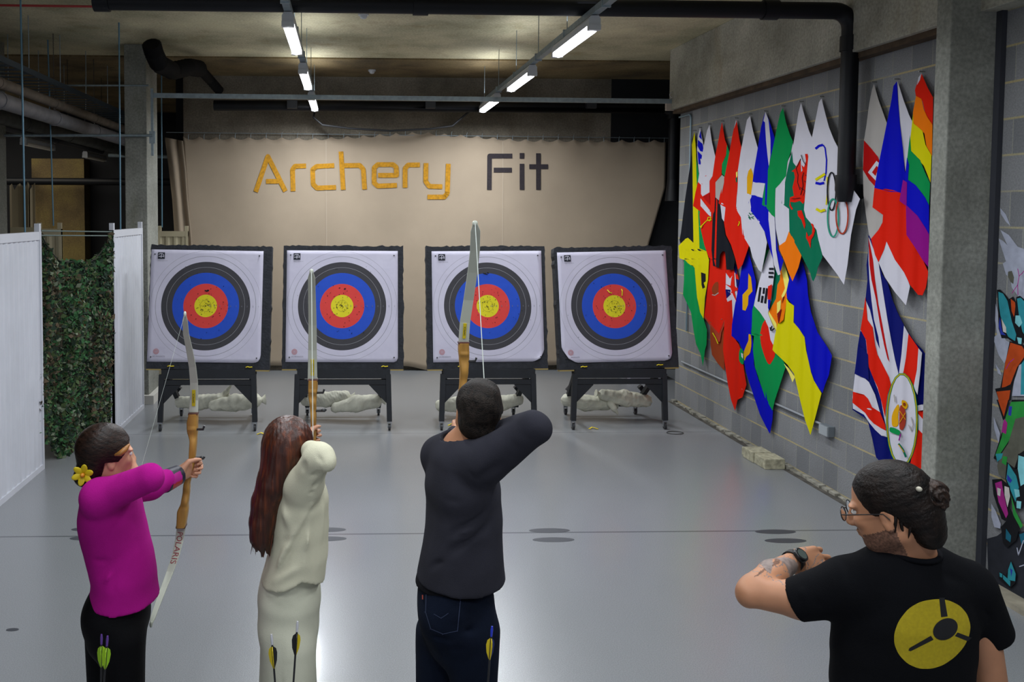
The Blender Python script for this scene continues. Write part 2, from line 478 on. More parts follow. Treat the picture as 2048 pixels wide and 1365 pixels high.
# ------------------------------------------------------------------ pipes
M_BPIPE = mat('black_pipe_plastic', '0c0e13', .5, spec=.25, var=.2, vscale=6)
def arc(c, r, a0, a1, ax, ay, n=7):
    c = Vector(c); ax = Vector(ax); ay = Vector(ay)
    return [c+ax*(r*math.cos(a0+(a1-a0)*k/n))+ay*(r*math.sin(a0+(a1-a0)*k/n)) for k in range(n+1)]
PY = 6.95
PXc = atY(1697, 200, PY).x; PZ = atY(1600, 21, PY).z; pr = .067
t = empty('drain_pipe', (PXc, PY, 2.55), 'large black drain pipe crossing the ceiling and dropping in front of the flags', 'pipe')
zl = atY(205, 3, PY).z
b = MB(); b.tube([(atY(196, 0, PY).x, PY, zl)]+[(x, PY, zl+(PZ-zl)*k/5) for k, x in enumerate(np.linspace(-1.6, PXc-.16, 6))]+arc((PXc-.14, PY, PZ-.14), .14, math.pi/2, 0, (1,0,0), (0,0,1))+[(PXc, PY, 2.68)], pr, 20)
wparent(b.build('pipe_run', M_BPIPE), t)
for x in (-1.93, .58, 3.4):
    b = MB(); b.tube([(x-.06, PY, zl+(PZ-zl)*(x+2)/6), (x+.06, PY, zl+(PZ-zl)*(x+2)/6)], pr+.012, 20); wparent(b.build('coupling', M_BPIPE), t)
b = MB(); b.tube([(PXc, PY, PZ-.32), (PXc, PY, PZ-.2)], pr+.01, 20)
wparent(b.build('coupling', M_BPIPE), t)
b = MB(); b.tube([(PXc, PY, 2.72), (PXc, PY, 2.60), (PXc+.0, PY, 2.5)], [pr+.012, pr+.014, pr-.01], 20)
b.tube([(PXc-.03, PY, 2.585), (PXc+.06, PY, 2.585), (PXc+.07, PY, 2.585), (WX-.002, PY, 2.585)], [pr+.004, pr+.004, pr-.006, pr-.006], 20); wparent(b.build('tee_joint', M_BPIPE), t)
for x in (-1.9, -.5, .9, 2.3):
    b = MB(); b.tube([(x, PY, zl), (x, PY, CZ)], .006, 6); wparent(b.build('hanger_rod', M_GALV), t)

t = empty('drain_pipe', (4.3, 12.1, 2.5), 'black pipe along the back wall turning down beside the banner', 'pipe')
b = MB(); zz = atY(900, 213, 12.3).z; xr = atY(1347, 300, 12.3).x
b.tube([atY(428, 211, 12.3), (xr-.15, 12.3, zz)]+arc((xr-.15, 12.3, zz-.15), .15, math.pi/2, 0, (1,0,0), (0,0,1))+[(xr, 12.3, atY(1347, 400, 12.3).z)], .075, 16)
wparent(b.build('pipe_run', M_BPIPE), t)
b = MB(); b.tube([atY(1347, 360, 12.3), atY(1347, 402, 12.3)], [.085, .12], 16); wparent(b.build('coupling', M_BPIPE), t)
b = MB(); b.tube([atY(1347, 222, 12.3), atY(1347, 238, 12.3)], .09, 16); wparent(b.build('coupling', M_BPIPE), t)
for u in (585, 860, 1180):
    b = MB(); p = atY(u, 205, 12.25); b.box(p-Vector((.07, .1, .09)), p+Vector((.07, .0, .02))); wparent(b.build('clamp', mat('dark_clamp', '22252b', .5)), t)

# ribbed flexible duct by the column
b = MB(); path = [atY(u, v, Y) for u, v, Y in ((303, 88, 10.0), (308, 106, 10.1), (318, 128, 10.3), (345, 142, 10.8), (378, 134, 11.2), (400, 138, 11.6), (420, 160, 12.0), (440, 183, 12.3))]
pp = []; rr = []
for i in range(len(path)-1):
    for k in range(10):
        q = path[i].lerp(path[i+1], k/10); pp.append(q); rr.append((.112 if k % 2 else .088)*(1 if i < 5 else .62)); 
b.tube(pp, rr, 14); tag(b.build('flexible_duct', mat('black_duct', '0b0b0d', .8, spec=.2)), 'black ribbed flexible duct curling off the ceiling beside the concrete column', 'duct')

# left bay services, all running away from the camera
def run(name, X, z, r, y0, y1, m, label, cat='pipe'):
    b = MB(); b.tube([(X, y0, z), (X, y1, z)], r, 16)
    for k in range(int((y1-y0)/1.6)):
        yy = y0+.5+k*1.6; b.tube([(X, yy, z), (X, yy+.05, z)], r*1.12, 16); b.tube([(X, yy+.02, z), (X, yy+.02, CZ)], .005, 6)
    return tag(b.build(name, m), label, cat)
run('ceiling_pipe', -3.4, 3.48, .082, 6.5, 13.5, mat('grey_pipe', '77767a', .5, var=.2), 'thick pale grey pipe in the dark left bay, lower of the two pale ones')
run('ceiling_pipe', -3.4, 3.65, .055, 6.5, 14.0, mat('tan_pipe', '6f665c', .6, var=.3), 'slimmer brownish pipe just above the thick pale grey one')
run('ceiling_pipe', -3.75, 3.42, .085, 6.5, 16.0, mat('lagged_pipe', '34342f', .8, var=.4), 'dark lagged pipe running under the pale grey pipes')
run('ceiling_pipe', -4.9, 3.60, .06, 9.5, 17.5, mat('dark_grey_pipe', '35363c', .6), 'dark grey pipe above the two unlit tubes')
t = empty('cable_tray', (-3.6, 7, 3.85), 'wide slatted cable tray hanging on rods in the dark left bay', 'cable tray')
M_TRAY = mat('blue_grey_tray', '46525c', .5, metal=.4)
for X in (-3.95, -3.35):
    b = MB(); b.box((X-.01, 7.0, 3.84), (X+.01, 14.5, 3.90)); wparent(b.build('side_rail', M_TRAY), t)
for k in range(30):
    b = MB(); b.box((-3.95, 7.05+k*.25, 3.845), (-3.35, 7.13+k*.25, 3.855)); wparent(b.build('rung', M_TRAY), t)
for k in range(7):
    for X in (-3.95, -3.35):
        b = MB(); b.tube([(X, 7.3+k*1.0, 3.84), (X, 7.3+k*1.0, CZ)], .005, 6); wparent(b.build('hanger_rod', M_GALV), t)
fixture(-4.6, 12.5, 3.38, 'unlit cream tube light in the dark left bay, nearer of two', 'unlit tube lights', lit=False)
fixture(-4.6, 15.4, 3.38, 'unlit cream tube light in the dark left bay, farther of two', 'unlit tube lights', lit=False)
b = MB(); b.tube([(-8, 17.2, 2.98), (-2.65, 17.2, 2.98)], .07, 12); tag(b.build('ceiling_pipe', M_BPIPE), 'black pipe crossing the brown concrete at the very back left', 'pipe')
# red sprinkler line and detectors
M_RED = mat('red_pipe', 'a03030', .5)
b = MB(); b.tube([atY(-40, 10, 8.25), atY(560, 18, 8.2)], .011, 8); tag(b.build('sprinkler_pipe', M_RED), 'thin red pipe fixed under the ceiling at upper left', 'pipe')
for u, v, wh in ((727, 27, 'nearer of two'), (744, 140, 'farther of two')):
    p = atZ(u, v, CZ-.02); 
    t = empty('smoke_detector', p, f'small white smoke detector on the concrete ceiling, {wh}', 'smoke detector', 'smoke detectors')
    b = MB(); b.tube([(0, 0, .02), (0, 0, -.02)], .055, 20); b.build('base', M_HOUS, t)
    b = MB(); b.tube([(0, 0, -.02), (0, 0, -.045), (0, 0, -.055)], [.038, .034, .015], 20); b.build('sensor_head', M_HOUS, t)
# ------------------------------------------------------------------ banner
M_CANV = mat('beige_canvas', 'a3937f', .9, var=.07, vscale=1.5, bump=.25, bscale=250)
BY = 13.0
def bwave(x, z):
    return .03*math.sin(x*2.1+.4)*math.sin(z*.8)+.012*math.sin(x*9.0)*max(0, (z-2.9)/.7)+.008*math.sin(x*5+z*2)
t = empty('canvas_banner', (1.0, BY, .1), 'large beige canvas banner hung on hooks, lettered in gold and black', 'banner')
TL = atY(366, 278, BY); TR = atY(1331, 272, BY)
def edgeL(z):   # left edge leans slightly
    return atY(366, 278, BY).x+(TL.z-z)*.055
def edgeR(z):
    z1 = atY(1328, 375, BY).z; z2 = atY(1300, 480, BY).z
    if z > z1: return TR.x
    return TR.x-(z1-z)*(atY(1331, 375, BY).x-atY(1300, 480, BY).x)/(z1-z2)*(.95 if z > 1 else .9)
def btop(x):
    xm = (TL.x+TR.x)/2
    lift = .1*max(0, 1-abs(x-atY(840, 262, BY).x)/1.5)
    ph = (x*4.1) % 1.0
    return atY(800, 276, BY).z+lift-.045*(4*ph*(1-ph))
def bbot(x):
    u = (x-TL.x)/(TR.x-TL.x)
    a = atY(700, 738, BY).z
    return a+.05*math.sin(u*9)+.09*max(0, math.sin(u*14.0+1))**4
b = MB(); NX, NZ = 240, 40; vs = []; fs = []
for j in range(NZ+1):
    for i in range(NX+1):
        xa = TL.x+(TR.x-TL.x)*i/NX
        z = btop(xa)+(bbot(xa)-btop(xa))*j/NZ
        l, r = edgeL(z), edgeR(z); x = l+(r-l)*i/NX
        vs.append((x, BY+bwave(x, z), z))
for j in range(NZ):
    for i in range(NX):
        a = j*(NX+1)+i; fs.append((a, a+1, a+NX+2, a+NX+1))
b.add(vs, fs, 0, True); o = b.build('canvas', M_CANV); wparent(o, t)
md = o.modifiers.new('thick', 'SOLIDIFY'); md.thickness = .004; md.offset = 1
# loose folded strip at its left side
b = MB(); vs = []; fs = []
pl = [(330, 275), (337, 330), (345, 400), (350, 480), (352, 600), (350, 735)]
prr = [(366, 282), (372, 340), (376, 400), (384, 480), (390, 600), (392, 735)]
K = 12
for (a, bb) in zip(pl, prr):
    for k in range(K+1):
        u = a[0]+(bb[0]-a[0])*k/K; v = a[1]+(bb[1]-a[1])*k/K
        p = atY(u, v, BY+.1-.12*abs(math.sin(k/K*math.pi*1.5))); vs.append(p)
for j in range(len(pl)-1):
    for k in range(K):
        a = j*(K+1)+k; fs.append((a, a+1, a+K+2, a+K+1))
b.add(vs, fs, 0, True); o = b.build('folded_edge', M_CANV); wparent(o, t)
md = o.modifiers.new('thick', 'SOLIDIFY'); md.thickness = .004
for x in (atY(652, 400, BY).x, atY(1004, 400, BY).x):
    b = MB(); b.ribbon([(x+.02*k/8*(1 if x > 1 else 1), BY+bwave(x, 3.4-k*.4)-.006, btop(x)-.02-k*.38) for k in range(9)], .012, (1, 0, 0), .002)
    wparent(b.build('seam', mat('pale_seam', 'ae9f8c', .9)), t)
b = MB()
for k in range(32):
    x = TL.x+.08+k*(TR.x-TL.x-.1)/31; z = btop(x)
    b.tube([(x, BY-.005, z-.01), (x, BY-.01, z+.05), (x+.01, BY, z+.075)], .004, 6)
wparent(b.build('hook', M_GALV), t)
b = MB(); b.tube([(TL.x-.25, BY+.01, btop(TL.x)+.06), (TR.x+.2, BY+.01, btop(TR.x)+.06)], .005, 6); wparent(b.build('hanging_wire', M_GALV), t)
GOLD = mat('gold_paint', 'b07c0a', .85, var=.25, vscale=30); INK = mat('black_paint', '2a2328', .85, var=.3, vscale=30)
def bpt(cx, cy):
    u = 512+cx*.3517; v = cy*.3517
    p = atY(u, v, BY-.012)
    return Vector((p.x, BY+bwave(p.x, p.z)-.012, p.z))
letters = [('A', GOLD, [[(0,1092),(68,890),(98,950),(168,1088)], [(58,1032),(128,1032)]]),
 ('r', GOLD, [[(212,1088),(208,965),(222,946),(285,944)]]),
 ('c', GOLD, [[(445,942),(345,947),(322,965),(325,1048),(347,1070),(455,1066)]]),
 ('h', GOLD, [[(483,862),(496,1080)], [(492,942),(590,940),(610,962),(618,1078)]]),
 ('e', GOLD, [[(695,997),(800,997),(798,952),(780,936),(692,936),(672,955),(672,1040),(692,1058),(802,1054)]]),
 ('r', GOLD, [[(848,1068),(848,958),(866,938),(932,938)]]),
 ('y', GOLD, [[(967,928),(965,1032),(985,1060),(1060,1062)], [(1094,932),(1088,1100),(1070,1121),(975,1121)]]),
 ('F', INK, [[(1325,1080),(1327,888),(1457,888)], [(1350,968),(1454,968)]]),
 ('i', INK, [[(1512,1080),(1512,932)], [(1512,903),(1512,871)]]),
 ('t', INK, [[(1607,1080),(1607,872)], [(1554,948),(1662,948)]])]
for ch, m, sts in letters:
    b = MB()
    for st in sts:
        for pl_ in stroke_polys(st, 27): paint(b, pl_, bpt, 0, 12, 12)
    wparent(b.build('letter', m), t)

# ------------------------------------------------------------------ targets
def face_material():
    m, N, L, b = nodes_of('target_paper', .75)
    tc = N.new('ShaderNodeTexCoord'); sp = N.new('ShaderNodeSeparateXYZ'); L.new(tc.outputs['Object'], sp.inputs[0])
    r = math_(N, L, 'SQRT', math_(N, L, 'ADD', math_(N, L, 'POWER', sp.outputs['X'], 2.0), math_(N, L, 'POWER', sp.outputs['Z'], 2.0)))
    q = math_(N, L, 'DIVIDE', r, .61)
    W, K, B, R, Y = 'c3c0cf', '35343a', '0f48bd', 'd23a34', 'd6cb10'
    e = .0028; st = [(0, Y)]
    def line(p, c, nxt): st.append((p-e, c)); st.append((p+e, nxt))
    line(.1, 'a59a10', Y)
    st.append((.2, R)); st.append((.4, B)); st.append((.6, K))
    line(.7, 'a5a5ad', K)
    st.append((.8, W)); line(.9, '84848c', W); line(1.0-.004, '84848c', W)
    c = ramp(N, L, q, st, 'CONSTANT')
    n = noise(N, L, tc.outputs['Object'], 5, 4)
    c = mix(N, L, .18, c, ramp(N, L, n, [(.3, '606060'), (.7, 'a0a0a0')]), 'OVERLAY')
    L.new(c, b.inputs['Base Color'])
    n2 = noise(N, L, tc.outputs['Object'], 3.2, 3); bumpto(N, L, b, n2, .5, .02)
    return m
M_FACE = face_material()
M_FOAM = mat('black_foam_board', '23252b', .9, var=.35, vscale=14, bump=.6, bscale=40)
M_FRAME = mat('black_painted_timber', '171a20', .6, var=.25, vscale=9)
M_HOLE = mat('arrow_hole', '0a0a0c', .9)
M_YEL = mat('yellow_tag', 'd9c010', .6)
M_CAST = mat('caster_wheel', '2a2b2e', .5); M_CMET = mat('caster_metal', '9a9ca0', .35, metal=.8)
M_SMALL = mat('print_grey', '6b6b74', .8); M_PINK = mat('print_pink', 'b56a6a', .8); M_DK = mat('print_black', '1c1f2a', .8)
M_YPLY = mat('plywood_edge', '8d7a45', .8)
def target(px_c, face_off, tilt, roll, seed, label, cur, Yb=9.44, yellow=((-.4, 0), (.45, 0)), dz=0):
    rnd = random.Random(seed)
    X = atY(px_c, 604, 9.5).x
    root = empty('archery_target', (X, Yb, 0), label, 'archery target', 'archery targets on wheeled stands')
    BW, BH, BD = 1.335, 1.365, .14
    z0 = .675+dz
    tl = math.radians(tilt)
    bd = empty('board_anchor', (0, 0, 0)); bpy.data.objects.remove(bd)
    M = Matrix.Translation((0, 0, z0)) @ Matrix.Rotation(math.radians(roll), 4, 'Y') @ Matrix.Rotation(-tl, 4, 'X')
    # foam board with ragged edges, local frame: x across, z up, front at y=0
    b = MB(); n = 40; top = []; 
    for k in range(n+1):
        top.append(BH+(rnd.uniform(-.004, .004) if rnd.random() < .6 else rnd.uniform(0, .014)))
    rgt = [rnd.uniform(-.006, .012) if rnd.random() < .4 else 0 for k in range(31)]
    lft = [rnd.uniform(-.008, .004) if rnd.random() < .4 else 0 for k in range(31)]
    ring = [(-BW/2, 0)]+[(BW/2*(2*k/n-1), 0) for k in range(1, n)]+[(BW/2, 0)]
    ring += [(BW/2+rgt[k], BH*k/30) for k in range(1, 30)]
    ring += [(BW/2*(1-2*k/n), top[k]) for k in range(n+1)]
    ring += [(-BW/2+lft[k], BH*(1-k/30)) for k in range(1, 30)]
    N_ = len(ring)
    vs = [(x, 0, z) for x, z in ring]+[(x, BD, z) for x, z in ring]
    b.add(vs, [tuple(range(N_)), tuple(reversed(range(N_, 2*N_)))]+[(k, N_+k, N_+(k+1) % N_, (k+1) % N_) for k in range(N_)])
    o = b.build('foam_board', M_FOAM, root); o.matrix_local = M
    board = o
    b = MB()
    for yy in (.035, .075, .11): b.box((-BW/2-.002, yy, .0), (BW/2+.002, yy+.004, .002))
    for sx in (-1, 1): b.box((min(sx*(BW/2-.16), sx*(BW/2)), .0, -.014), (max(sx*(BW/2-.16), sx*(BW/2)), .11, 0))
    b.build('plywood_lip', M_YPLY, root).matrix_local = M
    # paper face
    fc = Matrix.Translation((face_off, -.004, .075+.62))
    b = MB(); H = .618; n = 28; vs = []; fs = []
    for j in range(n+1):
        for i in range(n+1):
            x = -H+2*H*i/n; z = -H+2*H*j/n
            for (cx, cz, sz) in cur:   # corners that curl off or are torn away
                dd = math.hypot(x-cx*H, z-cz*H)
            y = -.002-.004*math.sin(x*5+seed)*math.sin(z*4+seed)**2
            for (cx, cz, sz) in cur:
                dd = abs(x-cx*H)+abs(z-cz*H)
                if dd < sz: 
                    x -= cx*(sz-dd)*.42; z -= cz*(sz-dd)*.3; y -= (sz-dd)*.18
            vs.append((x, y, z))
    for j in range(n):
        for i in range(n):
            a = j*(n+1)+i; fs.append((a, a+1, a+n+2, a+n+1))
    b.add(vs, fs, 0, True)
    paper = b.build('target_face', M_FACE, root); paper.matrix_local = M @ fc
    md = paper.modifiers.new('thick', 'SOLIDIFY'); md.thickness = .0015; md.offset = 1
    # holes: sub-part of the paper
    b = MB(); nh = 95
    for k in range(nh):
        rr = abs(rnd.gauss(0, .13)) if k < 70 else rnd.uniform(.1, .55)
        an = rnd.uniform(0, 2*math.pi); s = rnd.uniform(.0022, .0045)
        b.disc((rr*math.cos(an), -.012, rr*math.sin(an)), s*rnd.uniform(1, 1.8), s, 7, axis='Y', ang=rnd.uniform(0, 3))
    tears = {1: [(.0, .165, .02, .008), (.02, .17, .014, .01), (.19, .22, .006, .004)], 2: [(.03, .19, .012, .008), (-.03, .2, .01, .005)], 3: [(-.02, .36, .03, .007), (.01, .37, .012, .008)], 4: []}.get(seed, [])
    for x, z, a_, c_ in tears: b.disc((x, -.0125, z), a_, c_, 9, axis='Y', ang=rnd.uniform(-.4, .4))
    h = b.build('arrow_hole', M_HOLE, paper); h['kind'] = 'stuff'
    # printed marks
    b = MB(); lx, lz = -.505, .545
    b.box((lx-.038, -.0125, lz-.032), (lx+.038, -.012, lz+.04), 0)
    for pts in ([(lx-.03, lz-.005), (lx+.03, lz-.002)], [(lx-.002, lz-.02), (lx+.001, lz+.03)], [(lx-.03, lz+.018), (lx-.01, lz+.028), (lx+.012, lz+.026), (lx+.026, lz+.008), (lx+.026, lz-.012)]):
        for pl_ in stroke_polys(pts, .006): paint(b, pl_, lambda x, y: Vector((x, -.0135, y)), 1, .02, .02)
    b.build('printed_logo', [M_DK, M_FACE if False else mat('print_white', 'c3c0cf', .7)], paper)
    b = MB()
    def put(s, size, x, z, mi):
        vs, fs = text_mesh(s, size); b.add([(v.x+x, -.0128, v.y+z) for v in vs], [tuple(f) for f in fs], mi)
    for n_, x in (('1', .58), ('2', .518), ('3', .455), ('4', .395), ('5', .335), ('6', .275), ('7', .215), ('8', .155), ('9', .095), ('10', .04)): put(n_, .026, x, -.009, 0)
    put('JVD PRODUCTS', .019, -.49, -.565, 0); put('TARGET FACE 122 CM', .011, -.49, .49, 0)
    for rr in (.008, .015, .022, .028):
        for k in range(20):
            a0, a1 = k*math.pi/10, (k+1)*math.pi/10
            b.add([(-.52+rr*math.cos(a0), -.0128, -.505+rr*math.sin(a0)), (-.52+rr*math.cos(a1), -.0128, -.505+rr*math.sin(a1)), (-.52+(rr+.003)*math.cos(a1), -.0128, -.505+(rr+.003)*math.sin(a1)), (-.52+(rr+.003)*math.cos(a0), -.0128, -.505+(rr+.003)*math.sin(a0))], [(0,1,2,3)], 1)
    b.build('printed_text', [M_SMALL, M_PINK], paper)
    for sx, sz in ((-1, 1), (1, 1), (-1, -1), (1, -1)):
        b = MB(); x, z = sx*.575, sz*.565
        b.ell((x, -.016, z), (.009, .012, .007), 10, 6); b.build('face_pin', M_CAST, paper)
    if seed == 4:
        for x, z in ((-.045, .155), (.085, .165)):
            b = MB(); b.ribbon([(x-.03, -.02, z+.03), (x-.01, -.03, z), (x+.02, -.02, z-.008)] if x < 0 else [(x, -.02, z+.025), (x+.005, -.03, z), (x+.002, -.02, z-.05)], .012, (0, 0, 1) if x < 0 else (1, 0, 0), .004); b.build('torn_paper_curl', M_YEL, paper)
    # yellow clips on the lower edge of the foam
    for x, dzz in yellow:
        b = MB(); b.tube([(x-.035, -.012, .028), (x-.015, -.018, .036), (x+.005, -.018, .03), (x+.035, -.012, .033)], .006, 6)
        o = b.build('yellow_clip', M_YEL, root); o.matrix_local = M
    # stand
    fr = MB(); fr.box((-.50, -.02, .575), (.52, .03, .675)); fr.build('tray_beam', M_FRAME, root)
    fr = MB(); fr.box((-.50, .1, .6), (.52, .14, .66)); fr.build('tray_beam', M_FRAME, root)
    fr = MB(); fr.box((-.50, -.015, .505), (.50, .025, .56)); fr.build('cross_bar', M_FRAME, root)
    fr = MB(); fr.bar((-.46, .18, .66), (-.44, .45, 1.75), .05, .05); fr.build('back_brace', M_FRAME, root)
    fr = MB(); fr.bar((.46, .18, .66), (.44, .45, 1.75), .05, .05); fr.build('back_brace', M_FRAME, root)
    for sx in (-1, 1):
        fr = MB(); fr.bar((sx*.50, 0, .62), (sx*.515, -.02, .10), .055, .05, up=Vector((0, 1, 0))); fr.build('leg', M_FRAME, root)
        fr = MB(); fr.bar((sx*.47, .06, .64), (sx*.42, .68, .12), .05, .05, up=Vector((1, 0, 0))); fr.build('leg', M_FRAME, root)
        g = MB(); yy = .0
        pts = [(sx*.48, .50), (sx*.29, .50), (sx*.48, .30)]
        vs = [(x, -.012, z) for x, z in pts]+[(x, .012, z) for x, z in pts]
        g.add(vs, [(0, 1, 2), (5, 4, 3), (0, 3, 4, 1), (1, 4, 5, 2), (2, 5, 3, 0)]); g.build('gusset', M_FRAME, root)
        g = MB(); g.bar((sx*.45, .5, .32), (sx*.40, .5, .38), .07, .05); g.build('bracket', M_FRAME, root)
        for yy in (-.02, .69):
            xx = sx*(.515 if yy < 0 else .42)
            c = MB(); c.box((xx-.022, yy-.02, .085), (xx+.022, yy+.02, .115)); c.box((xx-.022, yy-.015, .03), (xx-.014, yy+.02, .09)); c.box((xx+.014, yy-.015, .03), (xx+.022, yy+.02, .09))
            cc = c.build('caster', M_CMET, root)
            c = MB(); c.tube([(xx-.012, yy, .036), (xx+.012, yy, .036)], .036, 20); c.build('wheel', M_CAST, cc)
    fr = MB(); fr.bar((-.42, .66, .17), (.42, .66, .17), .05, .035); fr.build('lower_bar', M_FRAME, root)
    fr = MB(); fr.bar((-.44, .5, .17), (.44, .5, .15), .04, .03); fr.build('lower_bar', M_FRAME, root)
    return root
T1 = target(416.5, -.045, 9.5, .8, 1, 'archery target leftmost of the four, its face torn just above the gold', [(1, -1, .06)])
T2 = target(686, -.012, 9.5, .2, 2, 'archery target second from left, standing beyond the red-haired archer', [(1, -1, .04)], yellow=((.46, 0),))
T3 = target(976, .01, 9.5, -.4, 3, 'archery target third from left, beyond the dark-shirted archer, lower right corner of its face folded', [(1, -1, .12)], yellow=((-.3, 0),))
T4 = target(1238, -.02, 9.5, -1.3, 4, 'archery target rightmost of the four, its red ring torn, beside the flag wall', [(-1, -1, .16), (1, -1, .07)])

# ------------------------------------------------------------------ left side: screens, column details
M_SCREEN = mat('white_corrugated_screen', 'c4c6ce', .5, var=.05, vscale=3)
M_CREAM = mat('cream_screen', 'a59b80', .6, var=.08, vscale=3)
def screen(name, X, y0, y1, z1, label, m, posts=True, along='Y', pitch=.11, x1=None, grp=None, th=.03):
    t = empty(name, (X, y0, 0), label, 'screen', grp)
    b = MB(); n = max(4, int((y1-y0)/(pitch/4)))
    pts = []
    for k in range(n+1):
        y = (y1-y0)*k/n; ph = (k % 4); d = .012 if ph in (0, 1) else 0
        pts.append((y, d))
    for zz0, zz1 in ((.03, z1-.07),):
        for (ya, da), (yb, db) in zip(pts, pts[1:]):
            if along == 'Y':
                vs = [(da, ya, zz0), (db, yb, zz0), (db, yb, zz1), (da, ya, zz1), (da-th, ya, zz0), (db-th, yb, zz0), (db-th, yb, zz1), (da-th, ya, zz1)]
            else:
                vs = [(ya, -da, zz0), (yb, -db, zz0), (yb, -db, zz1), (ya, -da, zz1), (ya, -da+th, zz0), (yb, -db+th, zz0), (yb, -db+th, zz1), (ya, -da+th, zz1)]
            b.add(vs, [(0,1,2,3),(7,6,5,4),(0,4,5,1),(3,2,6,7),(0,3,7,4),(1,5,6,2)])
    b.build('corrugated_panel', m, t)
    b = MB(); Lh = y1-y0
    bx = (lambda a0, a1, d0, d1, z0_, z1_: b.box((d0, a0, z0_), (d1, a1, z1_))) if along == 'Y' else (lambda a0, a1, d0, d1, z0_, z1_: b.box((a0, -d1, z0_), (a1, -d0, z1_)))
    bx(0, Lh, -th-.004, .018, z1-.075, z1); bx(0, Lh, -th-.004, .018, 0.0, .05)
    bx(0, .035, -th-.004, .02, 0, z1); bx(Lh-.035, Lh, -th-.004, .02, 0, z1)
    b.build('frame', m, t)
    if posts:
        for a in (0.0, Lh-.045):
            b = MB(); bx(a, a+.045, -.03, .016, z1, z1+.075); b.build('post', m, t)
    return t
screen('folding_screen', -2.83, 5.6, 8.05, 2.21, 'white corrugated screen at far left, nearest the camera', M_SCREEN, grp='white corrugated screens')
screen('folding_screen', -2.49, 9.25, 10.55, 2.20, 'white corrugated screen between the camouflage net and the concrete column', M_SCREEN, grp='white corrugated screens')
screen('folding_screen', -2.62, 11.9, 12.9, 2.22, 'cream corrugated screen behind the concrete column beside the banner', M_CREAM, grp='cream corrugated screens', along='X') if False else None
t = screen('folding_screen', atY(316, 480, 12.2).x, 0, .42, atY(330, 457, 12.2).z-.04, 'cream corrugated screen behind the concrete column, beside the banner edge', M_CREAM, along='X', grp='cream corrugated screens'); t.location.y = 12.2
xx = atY(75, 460, 10.6).x
t = screen('folding_screen', xx, 0, atY(123, 460, 10.6).x-xx, atY(100, 458, 10.6).z, 'cream corrugated screen behind the camouflage net', M_CREAM, along='X', grp='cream corrugated screens'); t.location.y = 10.6
xx = atY(22, 460, 11.4).x
t = screen('folding_screen', xx, 0, atY(76, 460, 11.4).x-xx, atY(50, 455, 11.4).z, 'cream corrugated screen under the pale curtain at far left', M_CREAM, posts=False, along='X', grp='cream corrugated screens'); t.location.y = 11.4
# pale curtain with pointed top
b = MB(); vs = []; fs = []
tops = [(20, 372), (24, 368), (29, 380), (35, 370), (40, 367), (46, 374), (50, 378), (55, 364), (58, 370), (60, 380), (65, 372), (70, 366)]
for u, v in tops:
    for z_ in range(2):
        q_ = atY(u-(1 if z_ else 0), v, 11.7+.05*math.sin(u)); q_.z = q_.z if z_ == 0 else .02; vs.append(q_)
for k in range(len(tops)-1): fs.append((2*k, 2*k+2, 2*k+3, 2*k+1))
b.add(vs, fs, 0, False); o = b.build('curtain', mat('tan_curtain', '8d8066', .9)); o.modifiers.new('s', 'SOLIDIFY').thickness = .006
tag(o, 'tan canvas curtain with a pointed top edge in the far left bay', 'curtain')
# blue steel cables holding the screens
for (u0, v0, u1, v1, Y, wh) in ((40, -60, 50, 466, 7.9, 'leftmost'), (238, 60, 241, 466, 9.6, 'beside the concrete column'), (323, 150, 324, 455, 12.1, 'between the concrete column and the banner'), (99, 318, 107, 452, 10.6, 'above the cream screen')):
    b = MB(); A = atY(u0, v0, Y); B = atY(u1, v1, Y); A.z = CZ if Y < 11.6 else CZ-.02
    b.tube([A, B], .009, 8); tag(b.build('suspension_cable', mat('blue_steel_cable', '5b7f92', .4, metal=.3)), f'thin blue-grey cable hanging from the ceiling, {wh}', 'cable', 'suspension cables')
# ropes across the net opening
for v0, v1 in ((462, 464), (471, 472)):
    b = MB(); b.tube([atY(82, v0, 8.1), atY(226, v1, 9.25)], .007, 6); tag(b.build('rope', mat('grey_rope', '5e6c68', .8)), 'grey rope stretched above the camouflage net, ' + ('upper' if v0 == 462 else 'lower'), 'rope', 'ropes above the net')

# camouflage net
NETM = [mat('net_dark_green', '26382a', .9), mat('net_olive', '4a5c36', .9), mat('net_brown', '584a38', .9), mat('net_mid_green', '3d6b40', .9), mat('net_grey_green', '76806a', .9), mat('net_cord', '2a2a22', .9)]
b = MB(); rnd = random.Random(3)
def nettop(u): 
    t_ = (u-80)/145
    return 462+62*min(1, math.sin(max(0, min(1, t_))*math.pi)*1.3)**.8
def netbot(u):
    if u < 104: return 884+4*math.sin(u)
    if u < 112: return 900
    return 912+4*math.sin(u*.7)
cnt = 0
while cnt < 6500:
    u = rnd.uniform(80, 226); v = rnd.uniform(455, 915)
    if v < nettop(u)-2 or v > netbot(u): continue
    if 100 < u < 125 and 560 < v < 700 and rnd.random() < .55: continue
    if 148 < u < 180 and 560 < v < 700 and rnd.random() < .25: continue
    Y = 8.08+(u-80)/145*1.15+rnd.uniform(-.03, .03)+.06*math.sin(u*.11+v*.01)
    p = atY(u, v, Y); s = rnd.uniform(.014, .040)
    a = Vector((rnd.gauss(0, 1), rnd.gauss(0, .6), rnd.gauss(0, 1))).normalized(); c = Vector((rnd.gauss(0, 1), rnd.gauss(0, .6), rnd.gauss(0, 1)))
    c = (c-a*c.dot(a)).normalized()
    band = math.sin(u*.045+v*.006)+.5*math.sin(v*.02)
    mi = rnd.choices(range(5), weights=(5, 3, 4 if band > 0 else 1, 4 if band < .3 else 1, 1.3))[0]
    b.add([p-a*s, p+c*s*.7, p+a*s*1.2, p-c*s*.6], [(0, 1, 2, 3)], mi); cnt += 1
